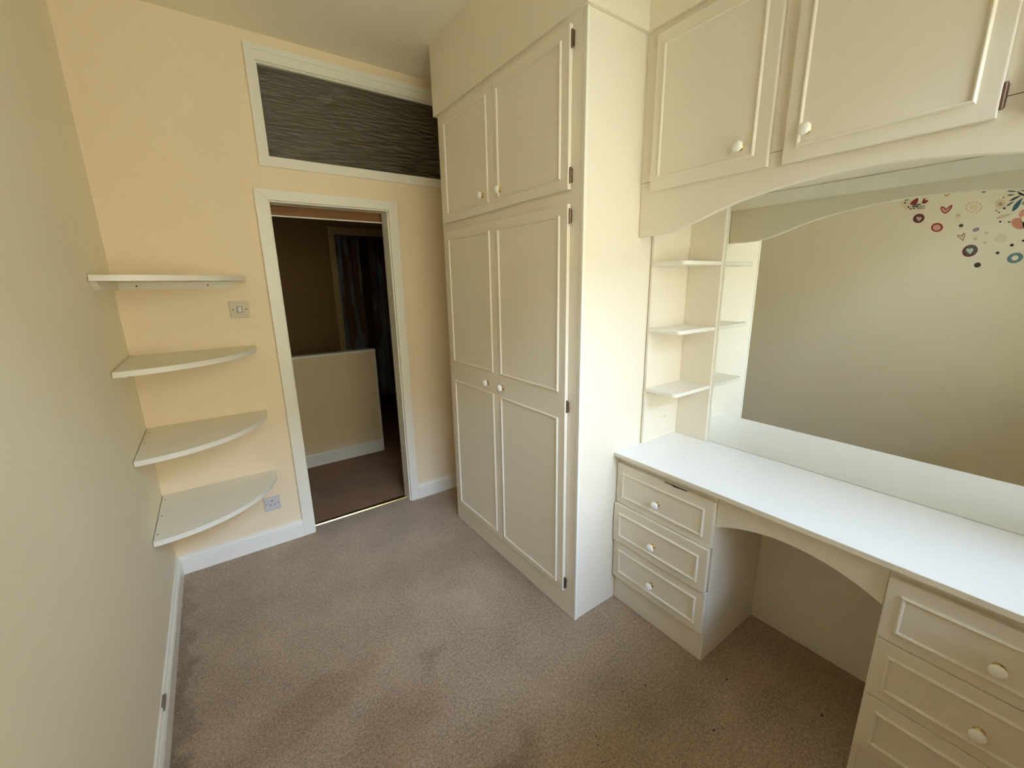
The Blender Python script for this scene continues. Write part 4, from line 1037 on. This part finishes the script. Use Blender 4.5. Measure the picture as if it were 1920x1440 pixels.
   ('leaf', 'slate', [(-2.2642,2.0154),(-2.2704,2.0110),(-2.2764,2.0079),(-2.2823,2.0058),(-2.2881,2.0045),(-2.2938,2.0038),(-2.2994,2.0035),(-2.3050,2.0033),(-2.2991,2.0065),(-2.2931,2.0096),(-2.2872,2.0124),(-2.2814,2.0145),(-2.2756,2.0159),(-2.2698,2.0163)]),
   ('leaf', 'sage', [(-2.2874,1.9340),(-2.2938,1.9288),(-2.2990,1.9269),(-2.3034,1.9273),(-2.3071,1.9295),(-2.3102,1.9332),(-2.3130,1.9377),(-2.3156,1.9427),(-2.3102,1.9452),(-2.3050,1.9473),(-2.3000,1.9485),(-2.2956,1.9483),(-2.2919,1.9461),(-2.2890,1.9418)]),
   ('stem', 'slate', [(-2.2590,2.0063),(-2.3109,1.9647),(-2.3118,1.9691),(-2.2599,2.0107)]),
  ]),
 ('feather_sticker', 'faint beige feather sticker left of the pink flower, seen in the mirror', None, [
   ('vane', 'beige2', [(-2.1954,1.8635),(-2.2075,1.8609),(-2.2183,1.8614),(-2.2281,1.8640),(-2.2373,1.8684),(-2.2458,1.8741),(-2.2540,1.8806),(-2.2620,1.8874),(-2.2513,1.8875),(-2.2407,1.8873),(-2.2304,1.8862),(-2.2205,1.8837),(-2.2112,1.8794),(-2.2028,1.8730)]),
  ]),
 ('flower_sticker', 'large pink flower sticker at the right edge of the mirror', None, [
   ('petal', 'rose', [(-2.3244,1.8081),(-2.3226,1.7998),(-2.3180,1.7939),(-2.3111,1.7909),(-2.3026,1.7910),(-2.2931,1.7944),(-2.2838,1.8007),(-2.2754,1.8094),(-2.2689,1.8195),(-2.2649,1.8300),(-2.2638,1.8399),(-2.2657,1.8482),(-2.2704,1.8541),(-2.2775,1.8570),(-2.2861,1.8567),(-2.2955,1.8531),(-2.3048,1.8467),(-2.3130,1.8382),(-2.3194,1.8282),(-2.3233,1.8179)]),
   ('petal', 'salmon', [(-2.3322,1.8784),(-2.3339,1.8692),(-2.3332,1.8605),(-2.3302,1.8532),(-2.3252,1.8479),(-2.3187,1.8452),(-2.3112,1.8454),(-2.3036,1.8484),(-2.2965,1.8540),(-2.2907,1.8616),(-2.2867,1.8706),(-2.2851,1.8799),(-2.2858,1.8887),(-2.2889,1.8960),(-2.2940,1.9012),(-2.3006,1.9038),(-2.3081,1.9035),(-2.3157,1.9004),(-2.3227,1.8948),(-2.3284,1.8872)]),
   ('petal', 'rose', [(-2.3622,1.8237),(-2.3640,1.8137),(-2.3632,1.8042),(-2.3598,1.7961),(-2.3542,1.7902),(-2.3470,1.7871),(-2.3387,1.7870),(-2.3302,1.7901),(-2.3224,1.7961),(-2.3160,1.8043),(-2.3117,1.8140),(-2.3099,1.8242),(-2.3108,1.8338),(-2.3143,1.8419),(-2.3200,1.8478),(-2.3274,1.8508),(-2.3357,1.8506),(-2.3441,1.8474),(-2.3517,1.8414),(-2.3580,1.8332)]),
   ('petal', 'salmon', [(-2.3579,1.8510),(-2.3584,1.8429),(-2.3567,1.8360),(-2.3531,1.8307),(-2.3479,1.8276),(-2.3417,1.8271),(-2.3349,1.8291),(-2.3283,1.8336),(-2.3226,1.8401),(-2.3183,1.8479),(-2.3158,1.8563),(-2.3154,1.8644),(-2.3171,1.8715),(-2.3208,1.8767),(-2.3261,1.8797),(-2.3324,1.8801),(-2.3391,1.8780),(-2.3456,1.8734),(-2.3513,1.8670),(-2.3555,1.8592)]),
   ('centre', 'cream', [(-2.3312,1.8448),(-2.3311,1.8369),(-2.3280,1.8309),(-2.3225,1.8280),(-2.3158,1.8289),(-2.3090,1.8332),(-2.3036,1.8403),(-2.3006,1.8486),(-2.3008,1.8566),(-2.3039,1.8626),(-2.3094,1.8654),(-2.3162,1.8645),(-2.3229,1.8601),(-2.3283,1.8531)]),
  ]),
]
for (name, label, group, parts) in DECALS:
    solo = len(parts) == 1
    ys = [p[0] for q in parts for p in q[2]]
    zs = [p[1] for q in parts for p in q[2]]
    root = None
    if not solo:
        root = thing(name, (0, sum(ys) / len(ys), sum(zs) / len(zs)), label, 'sticker', group)
    k = 0
    last = None
    for (pn, colr, poly) in parts:
        if pn != last:
            k += 1
        last = pn
        o = obj(name if solo else pn, prism(poly, 0, 0.0003, 0.0003 + 0.0005 * k), 'stk_' + colr, root)
        if solo:
            tag(o, label, 'sticker', group)
